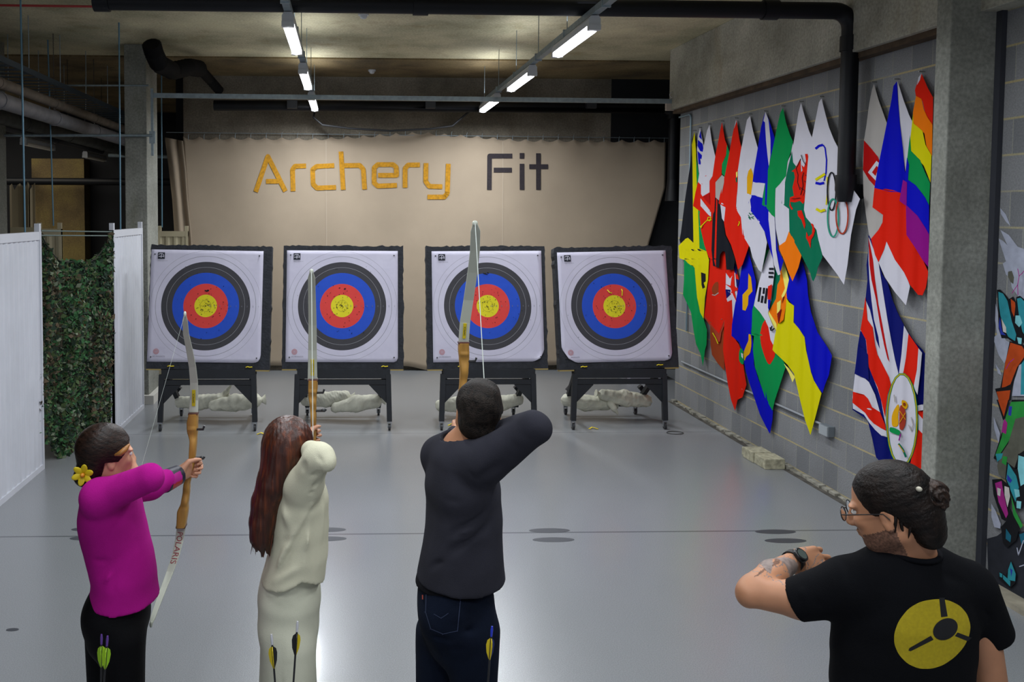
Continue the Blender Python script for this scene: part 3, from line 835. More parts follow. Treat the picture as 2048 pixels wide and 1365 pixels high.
for k in range(26):
    u = 81+k*5.7
    Y = 8.1+(u-80)/145*1.15
    pts = [atY(u+2*math.sin(j*1.7+k), nettop(u)+(netbot(u)-nettop(u))*j/12, Y+.03) for j in range(13)]
    b.tube(pts, .003, 4, 5)
for j in range(24):
    pts = []
    for k in range(12):
        u = 82+k*13; v = nettop(u)+(netbot(u)-nettop(u))*(j+.5)/24; pts.append(atY(u, v+2*math.sin(k+j), 8.1+(u-80)/145*1.15+.03))
    b.tube(pts, .003, 4, 5)
b.tube([atY(82+k*12, nettop(82+k*12), 8.1+k*12/145*1.15) for k in range(13)], .006, 6, 5)
tag(b.build('camouflage_net', NETM), 'green and brown camouflage net hanging between two white corrugated screens', 'net')

# ------------------------------------------------------------------ floor marks, small things
M_MARK = mat('dark_floor_mark', '3a3c42', .5)
marks = [(1099, 1061.5, .155), (1107, 1080, .155), (1551, 1064, .155), (1571, 1082, .155), (651, 1060, .155), (651, 1078, .155), (184, 1059, .155), (182, 1077, .155)]
mwh = ['third pair, rear', 'third pair, front', 'rightmost pair, rear', 'rightmost pair, front', 'behind the red-haired archer, rear', 'behind the red-haired archer, front', 'behind the girl in pink, rear', 'behind the girl in pink, front']
for (u, v, r), wh in zip(marks, mwh):
    p = atZ(u, v, .0012); b = MB(); b.disc(p, r, .045, 36)
    o = b.build('foot_marker', M_MARK); o.modifiers.new('s', 'SOLIDIFY').thickness = .001
    tag(o, f'dark oval foot marker, {wh}', 'floor marker', 'oval foot markers')
p = atZ(25, 1260, .0012); b = MB(); b.disc(p, .036, .018, 24); tag(b.build('floor_marker', M_MARK), 'small dark oval mark alone on the floor at lower left', 'floor marker')
# concrete brick by the wall
p0 = atZ(1527, 940, 0); p1 = atZ(1568, 940, 0); L_ = (p1-p0).length
b = MB(); x0, y0 = p0.x, p0.y
hh = .098
b.box((x0+.012, y0, 0), (x0+.012+L_, y0+.215, hh)); b.box((x0, y0+.217, 0), (x0+L_*.95, y0+.43, hh+.006)); b.box((x0+.03, y0+.43, 0), (x0+L_, y0+.52, hh-.02))
o = b.build('concrete_block', mat('pale_block', 'a9a48c', .9, var=.3, vscale=22, bump=.6, bscale=50), bevel=.006); tag(o, 'short stack of rough pale concrete blocks at the foot of the flag wall', 'concrete block')
# conduit and socket on the block wall
t = empty('wall_socket', atX(1660, 862, WX-.03), 'grey double wall socket on a conduit low on the block wall', 'socket')
b = MB(); p = atX(1661, 861, WX); b.box((WX-.06, p.y-.07, p.z-.045), (WX-.001, p.y+.07, p.z+.045)); wparent(b.build('back_box', mat('socket_grey', '6b7278', .5), bevel=.004), t)
b = MB(); b.box((WX-.068, p.y-.065, p.z-.04), (WX-.06, p.y+.065, p.z+.04)); wparent(b.build('cover_plate', mat('socket_plate', '9aa0a4', .4)), t)
b = MB(); A = atX(1652, 853, WX-.02); B = atX(1372, 728, WX-.02); b.tube([A, (WX-.02, (A.y+B.y)/2, A.z), (WX-.02, 10.6, A.z)], .011, 8)
tag(b.build('conduit', mat('conduit_grey', '8f9398', .5)), 'thin grey conduit running along the block wall to the socket', 'conduit')
b = MB(); A = atX(1382, 238, WX-.02); b.tube([(WX-.02, A.y, .95), (WX-.02, A.y, A.z)]+arc((WX-.02, A.y+.06, A.z), .06, math.pi, math.pi/2, (0, 1, 0), (0, 0, 1))+[(WX-.02, 10.84, A.z+.06)], .011, 8)
tag(b.build('conduit', mat('conduit_blue', '7f95a0', .4, metal=.3)), 'upright thin conduit at the far end of the block wall behind the first flag', 'conduit')
b = MB(); A = atY(1345, 190, 10.75); b.tube(arc(A, .035, 0, math.pi*1.5, (1, 0, 0), (0, 0, 1), 14)+[A+Vector((.06, 0, -.12)), A+Vector((.2, 0, -.2)), A+Vector((.3, 0, -.18))], .004, 6)
tag(b.build('loose_wire', mat('white_wire', 'b0b0b4', .5)), 'loose pale wire curling at the end of the silver rail', 'wire')
b = MB(); p = atY(1339, 212, 10.8); b.box(p-Vector((.05, .03, .06)), p+Vector((.05, .02, .05))); tag(b.build('junction_box', mat('cream_box', 'a79d92', .6), bevel=.004), 'small cream junction box under the beam end', 'junction box')
# folded flags stacked beyond the wall end
yy = 12.2
for k, (c, h, lab) in enumerate((('b9b4bf', .09, 'white folded cloth at the bottom of the stack behind the right target'), ('a8a4b0', .05, 'pale grey folded cloth second in the stack behind the right target'), ('c0392b', .06, 'red, yellow and purple striped folded flag in the stack behind the right target'), ('c5c0c8', .045, 'white folded cloth on top of the stack behind the right target'))):
    z_ = [0, .095, .15, .215][k]
    b = MB(); x0 = atY(1238+[22, 30, 44, 20][k], 780, yy).x
    if k != 2: b.box((x0, yy, z_), (4.55, yy+.4, z_+h), 0)
    else:
        b.box((x0, yy, z_), (4.55, yy+.4, z_+.018), 2); b.box((x0, yy-.004, z_+.018), (4.55, yy+.4, z_+.042), 1); b.box((x0, yy, z_+.042), (4.55, yy+.4, z_+h), 0)
    tag(b.build('folded_cloth', [mat('cloth'+str(k), c, .9), mat('cloth_yellow', 'c9a018', .9), mat('cloth_violet', '3a2a5a', .9)], bevel=.008), lab, 'folded cloth', 'folded cloths stacked beyond the wall')
# fallen bits on the floor
for (u, v, lab) in ((1187, 857, 'yellow scrap on the floor below the rightmost target'), (523, 868, 'yellow scrap on the floor between the two left targets'), (905, 850, 'yellow scrap on the floor below the third target')):
    p = atZ(u, v, .01); b = MB(); b.ribbon([p+Vector((-.05, 0, -.008)), p+Vector((-.01, .02, .008)), p+Vector((.05, -.01, -.006))], .03, (0, 1, 0), .003)
    tag(b.build('yellow_scrap', M_YEL), lab, 'scrap')
p = atZ(1350, 866, .006); b = MB(); b.tube([p+Vector((.09*math.cos(a), .06*math.sin(a), 0)) for a in np.linspace(0, 6.2, 20)], .004, 6); tag(b.build('wire_loop', mat('dark_wire', '30302e', .6)), 'thin wire loop lying on the floor by the rightmost target wheel', 'wire')
# ------------------------------------------------------------------ flags on the block wall
FC = dict(W='c9c7d2', R='d3200e', r='b01212', B='0b10b4', N='0c1464', Y='cfc60a', G='0c8a48', g='0a6a4c', K='191b22', O='e8740c', o='d9a010', P='86107e', k='24262c', C='2f8f78', L='e8dc6a', M='7a1410', S='a9a4a0', T='8c3a1c', V='a33b28')
FM = {k: mat('flag_cloth_'+str(i), v, .95, bump=.08, bscale=300, spec=.08) for i, (k, v) in enumerate(FC.items())}
FKEYS = list(FC)
NAILM = mat('steel_nail', '9a9a98', .4, metal=.7)
def flag(off, nail, layers, label, amp=.007, freq=.32, group=None):
    """layers: (colour key, polygon, smoothing) drawn over one another; real cloth hanging off the wall from one nail"""
    off = .026+(off-.02)*.55; b = MB(); X0 = WX-off
    z0 = nail[1]
    t = empty('flag', atX(nail[0], nail[1]+20, X0), label, 'flag', 'flags hung on the block wall')
    def fn(lift):
        def f(u, v):
            d = max(0, min(1, (v-z0)/130.0)); per = 13+(nail[0]-1380)*.05
            w_ = math.sin(2*math.pi*(u-nail[0]+(v-z0)*.03)/per)+.4*math.sin(2*math.pi*(u-nail[0])/per*.47+1)
            e = max(0, min(1, (v-z0)/90.0))
            return atX(u, v, WX-.022-(off-.022)*e*e*(3-2*e)-amp*.75*d*w_-lift)
        return f
    for i, ly in enumerate(layers):
        key, poly = ly[0], ly[1]; sm = ly[2] if len(ly) > 2 else 0
        if key == 'line':
            c, pts, wd = ly[1], ly[2], ly[3]
            for q in stroke_polys(pts, wd): paint(b, q, fn(.0013*i), FKEYS.index(c), 6, 1.6)
            continue
        if sm: poly = smooth_poly(poly, sm)
        paint(b, poly, fn(.0013*i), FKEYS.index(key), 6, 1.6)
    o = b.build('cloth', [FM[k] for k in FKEYS]); wparent(o, t)
    md = o.modifiers.new('thick', 'SOLIDIFY'); md.thickness = .001; md.offset = 0; md.use_rim = False
    n = MB(); q = atX(nail[0], nail[1]-1, WX-.022); n.tube([(WX-.001, q.y, q.z), (q.x-.02, q.y, q.z)], .005, 6); wparent(n.build('nail', NAILM), t)
    return t
def L_(c, pts, w): return ('line', c, pts, w)

flag(.045, (1389, 262), [
 ('K', [(1389,264),(1393,300),(1394,340),(1402,372),(1404,440),(1412,500),(1416,560),(1407,640),(1390,640),(1380,560),(1359,480),(1362,465),(1370,400),(1376,360),(1382,320),(1384,280)]),
 ('G', [(1392,310),(1397,345),(1402,372),(1404,440),(1412,500),(1414,506),(1398,498),(1396,440),(1393,360)]),
 ('Y', [(1389,264),(1392,300),(1393,355),(1396,410),(1399,497),(1413,503),(1418,520),(1416,560),(1410,595),(1407,640),(1400,627),(1394,597),(1389,537),(1377,530),(1368,520),(1359,517),(1357,492),(1371,478),(1376,476),(1387,486),(1386,430),(1385,330),(1384,290)]),
 ('G', [(1368,518),(1376,527),(1389,535),(1394,595),(1400,625),(1407,638),(1414,660),(1413,690),(1410,700),(1406,733),(1401,708),(1392,688),(1387,660),(1382,625),(1373,605),(1366,590),(1368,560)]),
 ('K', [(1402,545),(1411,548),(1411,563),(1407,566),(1410,575),(1405,578),(1403,570)]),
], 'black, yellow and green flag, farthest left of all on the block wall')
flag(.03, (1400, 256), [
 ('W', [(1400,256),(1409,300),(1412,330),(1405,352),(1397,345),(1394,300),(1396,272)]),
 ('B', [(1401,262),(1404,280),(1398,274)]), ('B', [(1396,280),(1405,288),(1408,305),(1400,302),(1395,292)]), ('B', [(1395,302),(1405,312),(1404,318),(1400,318),(1402,330),(1397,328)]),
], 'narrow blue and white flag, second from left in the top row')
flag(.06, (1419, 249), [
 ('R', [(1396,364),(1402,355),(1425,340),(1431,315),(1436,350),(1436,420),(1438,530),(1432,536),(1428,520),(1418,516),(1409,491),(1402,461),(1399,430),(1400,423),(1386,412),(1391,385)]),
 ('W', [(1419,250),(1424,285),(1431,315),(1429,340),(1425,352),(1419,362),(1419,385),(1405,393),(1402,388),(1402,370),(1396,364),(1401,330),(1408,290),(1414,262)]),
 ('W', [(1401,397),(1422,424),(1422,434),(1417,430),(1401,412)]),
 ('r', [(1406,394),(1419,386),(1420,410),(1414,404)]),
 L_('Y', [(1401,454),(1414,441),(1423,440)], 1.6), L_('Y', [(1416,435),(1422,435),(1420,442),(1415,441),(1416,435)], 1.4), L_('Y', [(1400,452),(1402,456),(1405,450)], 1.4),
], 'white flag with red lower half, a white stripe and a thin yellow key line')
flag(.026, (1446, 640), [('T', [(1420,650),(1447,640),(1449,742),(1436,728),(1424,710),(1421,690)])], 'red flag tip, shade painted in as dark brown, behind the orange red flag')  # red flag; its shade is put into the darker cloth colour
flag(.035, (1438, 500), [
 ('V', [(1428,505),(1440,500),(1452,505),(1451,600),(1449,650),(1443,665),(1440,684),(1436,684),(1427,660),(1415,645),(1408,635),(1409,600),(1413,560),(1417,530),(1422,505)]),
 ('R', [(1428,505),(1440,500),(1452,505),(1451,600),(1449,640),(1438,668),(1427,655),(1415,640),(1409,632),(1411,600),(1414,560),(1418,530),(1424,505)]),
 ('T', [(1423,578),(1429,566),(1437,563),(1437,588),(1426,590)], 1), L_('S', [(1424,590),(1430,591),(1437,586)], 1.6),
 L_('Y', [(1425,666),(1431,676),(1436,688)], 1.6),
], 'plain orange red flag with a small brown emblem, hanging under the black tipped flag')
flag(.075, (1444, 243), [
 ('K', [(1430,390),(1440,402),(1447,440),(1450,470),(1460,490),(1470,520),(1467,540),(1453,540),(1450,503),(1445,503),(1440,510),(1438,536),(1426,532),(1423,500),(1425,440)]),
 ('R', [(1444,245),(1450,280),(1454,290),(1452,310),(1444,328),(1443,350),(1432,363),(1430,400),(1429,422),(1427,427),(1417,422),(1418,385),(1419,365),(1425,352),(1431,310),(1437,280),(1441,258)]),
 ('G', [(1454,290),(1459,305),(1460,330),(1450,353),(1444,348),(1444,328),(1452,312)]),
 ('S', [(1444,350),(1450,355),(1446,375),(1440,403),(1431,395),(1431,365)]),
 ('W', [(1440,403),(1453,413),(1452,450),(1444,437)]),
], 'red, green, white and black flag beside the plain red one')
flag(.04, (1462, 520), [
 ('R', [(1451,530),(1462,522),(1472,535),(1478,560),(1475,600),(1470,640),(1463,668),(1478,690),(1485,710),(1488,740),(1493,770),(1485,795),(1475,800),(1470,822),(1462,800),(1455,765),(1450,730),(1446,700),(1448,660),(1451,600)]),
 ('W', [(1451,545),(1460,558),(1470,545),(1473,570),(1475,600),(1470,640),(1466,645),(1464,600),(1455,604),(1453,598),(1463,588),(1451,580)]),
 ('N', [(1451,579),(1461,580),(1460,590),(1453,597)]), ('N', [(1466,520),(1472,530),(1474,550),(1469,545)]), ('N', [(1472,558),(1478,560),(1476,578),(1473,572)]),
 ('R', [(1450,568),(1461,572),(1463,556),(1468,545),(1469,572),(1476,580),(1469,583),(1473,604),(1466,590),(1461,576)]),
 ('G', [(1481,696),(1478,705),(1478,722),(1483,729),(1488,729),(1486,700)], 1), ('W', [(1482,706),(1486,708),(1486,718),(1483,714)]),
], 'long orange red flag with a union style corner')
flag(.095, (1473, 237), [
 ('R', [(1473,240),(1479,280),(1484,300),(1482,330),(1477,350),(1475,380),(1473,395),(1472,414),(1478,418),(1479,430),(1484,435),(1487,470),(1498,492),(1492,510),(1485,530),(1476,540),(1470,515),(1462,490),(1452,470),(1448,445),(1451,415),(1437,407),(1440,390),(1450,350),(1458,310),(1464,275),(1468,255)]),
 ('W', [(1468,258),(1472,240),(1473,243),(1470,252)]),
 ('L', [(1472,345),(1475,343),(1475,352),(1473,356),(1472,350)]), ('g', [(1471,356),(1474,355),(1474,364),(1472,365)]),
 L_('Y', [(1476,452),(1479,446),(1478,443)], 1.6),
], 'plain red flag with a small crest near its edge, beside the white flag')
flag(.05, (1498, 488), [
 ('B', [(1496,500),(1504,530),(1512,565),(1511,590),(1507,630),(1502,665),(1504,672),(1507,690),(1508,730),(1517,760),(1527,785),(1531,780),(1534,800),(1546,820),(1545,840),(1540,868),(1538,865),(1530,850),(1520,830),(1510,800),(1500,770),(1492,745),(1488,725),(1489,705),(1485,700),(1478,685),(1463,672),(1464,650),(1470,610),(1478,570),(1484,530),(1490,510),(1493,490)]),
 ('o', [(1497,547),(1502,555),(1505,583),(1497,592),(1496,610),(1491,622),(1485,620),(1485,590),(1496,578)]),
 ('o', [(1497,668),(1502,670),(1503,690),(1500,708),(1492,714),(1489,724),(1487,706),(1493,690),(1497,682)], 1),
], 'long royal blue flag with two yellow patches, its tip lowest near the floor')
flag(.055, (1530, 500), [
 ('G', [(1532,500),(1525,540),(1518,570),(1510,600),(1500,640),(1494,668),(1508,672),(1506,700),(1510,735),(1520,765),(1530,795),(1545,822),(1550,800),(1560,770),(1572,732),(1562,715),(1552,690),(1540,640),(1540,560),(1545,500)]),
 ('R', [(1530,640),(1537,645),(1545,660),(1551,690),(1550,712),(1545,722),(1540,730),(1535,727),(1528,710),(1522,690),(1520,670),(1524,650)], 1),
], 'dark green flag with a red disc, partly under the white trigram flag')
flag(.11, (1500, 229), [
 ('W', [(1500,232),(1506,262),(1516,298),(1514,330),(1508,360),(1507,375),(1505,390),(1500,400),(1502,415),(1514,435),(1527,455),(1534,485),(1530,510),(1523,545),(1517,540),(1505,515),(1500,495),(1485,470),(1482,435),(1476,425),(1470,412),(1471,380),(1476,340),(1482,300),(1490,260),(1494,240)]),
 ('o', [(1502,336),(1505,345),(1507,355),(1505,385),(1501,390),(1494,387),(1494,355),(1497,342)]),
 L_('g', [(1496,430),(1500,436),(1508,433)], 1.2), L_('g', [(1498,426),(1502,430)], 1.6), L_('g', [(1503,427),(1507,429)], 1.6), L_('g', [(1497,434),(1500,439)], 1.6), L_('g', [(1504,436),(1507,438)], 1.6),
], 'white flag with a golden island shape and small green branches')
flag(.07, (1562, 515), [
 ('g', [(1548,530),(1562,530),(1560,570),(1554,600),(1540,628),(1538,620),(1541,590),(1546,570)]),
 ('O', [(1562,515),(1568,525),(1575,560),(1574,600),(1567,640),(1556,650),(1553,662),(1545,650),(1534,637),(1537,625),(1552,598),(1555,570),(1560,560)]),
 ('L', [(1537,622),(1553,648),(1554,664),(1545,652),(1534,637)]), ('L', [(1565,515),(1571,535),(1578,560),(1573,583),(1565,600),(1563,592),(1570,577),(1567,560),(1563,540)]), ('L', [(1554,606),(1562,600),(1561,618),(1554,632)]),
 ('M', [(1569,592),(1564,608),(1565,596)]), ('M', [(1563,618),(1557,648),(1554,628)]),
], 'orange, yellow and maroon flag beside the white trigram flag')
flag(.08, (1541, 490), [
 ('W', [(1540,495),(1546,520),(1549,545),(1546,570),(1543,600),(1536,627),(1545,650),(1553,665),(1552,675),(1546,690),(1541,680),(1537,655),(1530,640),(1520,625),(1508,612),(1510,600),(1518,565),(1528,530)]),
 L_('K', [(1521,575),(1517,604)], 4.2), L_('K', [(1528,576),(1527,588)], 4), L_('K', [(1525,592),(1523,606)], 4), L_('K', [(1534,577),(1530,607)], 4.2),
 L_('K', [(1538,538),(1547,538)], 4), L_('K', [(1537,546),(1547,546)], 4), L_('K', [(1537,554),(1546,554)], 4),
 ('R', [(1536,573),(1544,569),(1543,590),(1541,600),(1535,599)]), ('B', [(1536,600),(1541,600),(1538,622),(1536,616)]),
 L_('K', [(1540,655),(1542,662)], 2.4), L_('K', [(1544,652),(1541,661)], 2.4), L_('K', [(1549,657),(1543,662)], 2.4),
], 'white flag with black trigram bars and a red and blue disc')
flag(.125, (1531, 223), [
 ('B', [(1531,224),(1538,240),(1549,275),(1554,300),(1552,350),(1550,400),(1550,440),(1552,470),(1556,500),(1567,522),(1562,540),(1558,549),(1553,545),(1548,525),(1540,500),(1530,465),(1515,440),(1500,420),(1497,405),(1503,385),(1508,340),(1515,300),(1522,255),(1528,232)]),
 ('W', [(1531,224),(1537,240),(1541,280),(1541,310),(1538,335),(1535,310),(1532,280),(1530,245),(1527,242)]),
 ('W', [(1506,364),(1530,367),(1525,396),(1502,390)]),
 ('W', [(1537,423),(1549,435),(1551,470),(1552,500),(1558,535),(1561,549),(1556,551),(1548,530),(1544,500),(1540,465),(1537,440)]),
], 'blue flag with a white vertical stripe and a white band, left of the green one')
flag(.14, (1566, 213), [
 ('W', [(1585,283),(1588,300),(1588,345),(1586,420),(1582,462),(1578,465),(1570,487),(1559,494),(1556,480),(1551,455),(1550,435),(1551,375),(1560,366),(1572,350),(1574,325),(1582,310)]),
 ('G', [(1566,216),(1572,245),(1580,270),(1586,283),(1583,300),(1575,325),(1572,352),(1560,368),(1551,377),(1550,400),(1550,435),(1543,430),(1533,415),(1524,410),(1528,380),(1536,340),(1545,300),(1555,250),(1561,225)]),
 ('O', [(1578,463),(1590,483),(1602,503),(1603,512),(1597,535),(1585,563),(1577,545),(1568,520),(1559,500),(1558,492),(1571,483)]),
], 'green, white and orange flag left of the dragon flag')
flag(.065, (1598, 505), [
 ('B', [(1598,508),(1607,530),(1614,560),(1616,590),(1622,625),(1635,665),(1655,695),(1664,712),(1658,750),(1650,770),(1645,787),(1640,780),(1627,762),(1618,740),(1612,690),(1608,675),(1588,645),(1587,612),(1570,592),(1575,575),(1580,550),(1590,530)]),
 ('L', [(1568,728),(1578,738),(1590,755),(1585,765),(1578,747)]),
 ('Y', [(1570,592),(1578,605),(1588,612),(1587,645),(1598,658),(1609,675),(1612,700),(1622,745),(1628,762),(1643,787),(1632,830),(1621,871),(1610,840),(1600,800),(1592,765),(1588,748),(1575,730),(1562,717),(1549,705),(1545,700),(1550,670),(1560,630),(1567,610)]),
], 'large blue and yellow flag hanging under the dragon flag', amp=.012)
flag(.155, (1602, 204), [
 ('W', [(1602,206),(1610,235),(1618,262),(1626,280),(1625,310),(1624,340),(1620,380),(1616,420),(1590,420),(1566,385),(1575,345),(1584,305),(1590,270),(1597,225)]),
 ('g', [(1584,303),(1586,325),(1592,333),(1600,325),(1601,340),(1606,385),(1622,395),(1622,432),(1630,445),(1634,455),(1637,480),(1642,495),(1645,515),(1636,535),(1632,552),(1627,563),(1624,560),(1620,545),(1605,515),(1590,487),(1579,465),(1578,418),(1563,407),(1568,375),(1576,335)]),
 ('R', [(1583,343),(1590,338),(1601,317),(1602,345),(1605,341),(1603,330),(1608,335),(1612,322),(1610,308),(1615,308),(1619,325),(1618,350),(1614,380),(1611,400),(1606,408),(1600,402),(1590,405),(1580,404),(1582,412),(1586,418),(1583,420),(1579,412),(1580,395),(1588,392),(1585,375),(1590,355),(1588,344)]),
 ('R', [(1595,422),(1603,421),(1608,435),(1611,450),(1609,458),(1603,440),(1596,432)]),
 ('R', [(1620,443),(1627,450),(1630,462),(1627,472),(1622,480),(1621,497),(1617,485),(1612,476),(1613,464),(1617,474),(1624,468),(1625,455)]),
 L_('K', [(1601,318),(1596,330),(1592,337),(1596,350),(1595,365),(1600,380)], 1.1), L_('K', [(1607,345),(1604,356),(1606,372),(1601,390)], 1.1), L_('K', [(1602,310),(1606,322),(1611,330)], 1.1), L_('K', [(1610,350),(1617,352)], 1), L_('K', [(1608,362),(1615,366)], 1), L_('K', [(1600,375),(1610,382),(1606,392)], 1.1), L_('K', [(1583,398),(1600,396)], 1.0),
], 'white and green flag bearing a red dragon, left of the ringed flag')
ring = lambda cx, cy, rx, ry, n=22: [(cx+rx*math.cos(2*math.pi*k/n), cy+ry*math.sin(2*math.pi*k/n)) for k in range(n+1)]
flag(.175, (1643, 194), [
 ('W', [(1643,197),(1650,225),(1658,255),(1668,280),(1680,303),(1690,330),(1700,370),(1720,398),(1712,420),(1702,470),(1695,530),(1688,570),(1675,550),(1660,530),(1645,510),(1637,480),(1633,460),(1612,435),(1608,420),(1612,370),(1617,310),(1624,275),(1632,235),(1638,205)]),
 L_('B', [(1631,298),(1638,292),(1646,290)], 5), L_('B', [(1646,290),(1650,296),(1653,320),(1652,345),(1648,362)], 2.4), L_('B', [(1648,366),(1640,368),(1631,366)], 5),
 L_('Y', [(1631,360),(1650,348)], 5), L_('Y', [(1654,354),(1655,385),(1652,410)], 2.2), L_('Y', [(1650,420),(1641,423),(1632,418)], 5),
 L_('K', ring(1663, 383, 8.5, 38), 2.4), L_('C', ring(1666, 436, 11, 38), 2.8), L_('V', ring(1684, 431, 12, 37), 2.8),
], 'white flag with coloured linked rings, partly behind the black drain pipe', amp=.007)
flag(.07, (1748, 165), [
 ('S', [(1748,168),(1757,200),(1766,225),(1775,250),(1778,300),(1776,400),(1770,440),(1760,465),(1745,478),(1742,478),(1738,470),(1732,430),(1727,390),(1726,345),(1726,320),(1728,281),(1733,250),(1738,210),(1744,180)]),
 ('r', [(1728,281),(1745,300),(1756,314),(1765,340),(1757,378),(1749,372),(1738,360),(1726,340)]),
 ('W', [(1753,322),(1760,328),(1752,362),(1736,345)]), ('r', [(1753,332),(1757,336),(1751,352),(1744,345)]),
], 'pale flag with a red and white patch, left of the blue and red one')
flag(.036, (1741, 468), [
 ('N', [(1737,470),(1745,480),(1757,525),(1765,550),(1775,565),(1785,600),(1795,625),(1810,655),(1830,685),(1845,700),(1853,712),(1852,850),(1851,960),(1830,960),(1790,940),(1770,935),(1752,915),(1745,880),(1735,840),(1705,820),(1705,800),(1710,740),(1716,690),(1721,660),(1731,600),(1735,560),(1733,530),(1737,500)]),
 ('W', [(1731,600),(1721,662),(1729,668),(1732,682),(1735,712),(1738,735),(1748,760),(1756,780),(1762,800),(1771,850),(1774,875),(1800,870),(1806,790),(1797,748),(1784,722),(1772,705),(1760,700),(1752,680),(1748,655),(1740,620)]),
 ('W', [(1738,475),(1757,525),(1760,545),(1767,590),(1775,640),(1784,690),(1790,720),(1797,748),(1800,770),(1780,780),(1772,760),(1760,700),(1757,675),(1748,640),(1743,600),(1739,560),(1737,520)]),
 ('r', [(1737,475),(1746,520),(1750,560),(1757,610),(1765,650),(1772,690),(1779,725),(1775,718),(1768,690),(1760,650),(1752,600),(1743,560),(1739,530)]),
 ('R', [(1731,595),(1735,640),(1745,655),(1750,690),(1755,710),(1768,735),(1778,755),(1782,770),(1775,790),(1771,820),(1770,835),(1762,800),(1755,775),(1748,760),(1738,735),(1735,710),(1732,680),(1721,660),(1726,630)]),
 ('W', [(1716,692),(1712,720),(1709,748),(1729,757),(1738,765),(1750,790),(1760,825),(1773,862),(1774,875),(1763,872),(1750,860),(1740,848),(1728,830),(1706,818),(1705,795)]),
 ('N', [(1716,690),(1727,697),(1736,710),(1738,760),(1728,757),(1709,748)]),
 ('R', [(1706,784),(1728,790),(1736,798),(1744,815),(1760,825),(1770,850),(1772,862),(1762,857),(1748,848),(1738,838),(1730,826),(1705,806)]),
 ('W', [(1808,652),(1817,668),(1812,720),(1806,748),(1798,748),(1803,710)]), ('R', [(1817,668),(1837,697),(1835,730),(1828,775),(1820,770),(1806,750),(1812,715)]), ('W', [(1837,697),(1844,706),(1840,750),(1835,790),(1827,775),(1834,740)]),
 ('W', [(1834,812),(1851,808),(1851,820),(1835,823)]), ('R', [(1835,823),(1851,822),(1851,847),(1838,830)]), ('W', [(1836,828),(1851,845),(1850,874),(1837,862)]),
 ('R', [(1837,860),(1850,873),(1850,960),(1835,955),(1820,930),(1832,880)]),
 ('W', ring(1804, 840, 31, 93)[:-1]), L_('G', ring(1804, 840, 30, 92), 4.2), L_('o', ring(1804, 840, 30, 92), 1.4),
 ('o', [(1796,808),(1799,815),(1796,830),(1797,850),(1792,855),(1784,853),(1783,835),(1787,822)], 1), ('V', [(1799,812),(1808,810),(1812,830),(1811,850),(1805,862),(1798,858)], 1), ('o', [(1804,800),(1812,803),(1816,812),(1812,820),(1805,814),(1803,806)], 1),
 L_('o', [(1799,822),(1811,840)], 1.2), L_('o', [(1811,826),(1799,846)], 1.2), ('T', [(1806,806),(1811,806),(1811,812),(1806,812)], 1),
 ('G', [(1779,855),(1788,856),(1800,862),(1801,872),(1788,868),(1779,864)], 1), L_('S', [(1822,835),(1826,850),(1822,862),(1817,850)], 1.6), L_('P', [(1801,868),(1798,882)], 2.4), L_('g', [(1797,888),(1806,900),(1812,915)], 4), L_('o', [(1797,890),(1808,905)], 1.2), L_('S', [(1788,790),(1790,805)], 2),
], 'large red, white and blue crossed flag with an oval coat of arms, behind the instructor', amp=.012)
flag(.10, (1793, 159), [
 ('W', [(1795,162),(1807,200),(1818,230),(1828,250),(1828,300),(1822,345),(1812,350),(1803,280),(1798,220)]),
 ('W', [(1773,480),(1790,512),(1808,540),(1820,573),(1812,611),(1790,585),(1770,555),(1757,525),(1765,500)]),
 ('R', [(1749,374),(1800,383),(1820,400),(1824,460),(1830,490),(1848,525),(1857,545),(1852,575),(1845,591),(1836,590),(1820,570),(1808,545),(1790,520),(1773,483),(1768,500),(1757,525),(1750,510),(1742,478),(1757,460),(1765,445),(1766,430),(1745,415)]),
 ('B', [(1794,163),(1796,200),(1800,250),(1806,300),(1809,340),(1816,362),(1810,390),(1803,388),(1772,382),(1749,376),(1755,340),(1765,290),(1775,240),(1783,200),(1787,172)]),
], 'blue, white and red flag left of the rainbow flag', amp=.012)
flag(.14, (1843, 144), [
 ('R', [(1843,147),(1855,175),(1866,195),(1866,220),(1865,252),(1852,232),(1845,202),(1832,194),(1830,180),(1836,160)]), ('W', [(1843,147),(1840,160),(1834,170),(1837,155)]),
 ('O', [(1832,192),(1843,198),(1848,220),(1855,235),(1865,250),(1864,312),(1853,292),(1849,267),(1838,257),(1827,247),(1826,225)]),
 ('Y', [(1826,228),(1827,247),(1838,256),(1845,262),(1851,290),(1863,311),(1861,365),(1848,332),(1835,317),(1821,304),(1821,275)]),
 ('G', [(1820,270),(1822,302),(1835,315),(1840,320),(1850,345),(1860,367),(1858,412),(1845,387),(1830,372),(1816,362),(1813,330)]),
 ('B', [(1814,315),(1818,330),(1816,360),(1832,371),(1850,395),(1858,411),(1858,470),(1845,452),(1830,432),(1813,414),(1811,380),(1811,345)]),
 ('P', [(1806,360),(1814,365),(1813,411),(1835,432),(1850,455),(1858,469),(1857,535),(1845,520),(1830,495),(1813,470),(1812,412),(1799,402)]),
], 'rainbow striped flag, rightmost on the wall beside the concrete pillar')

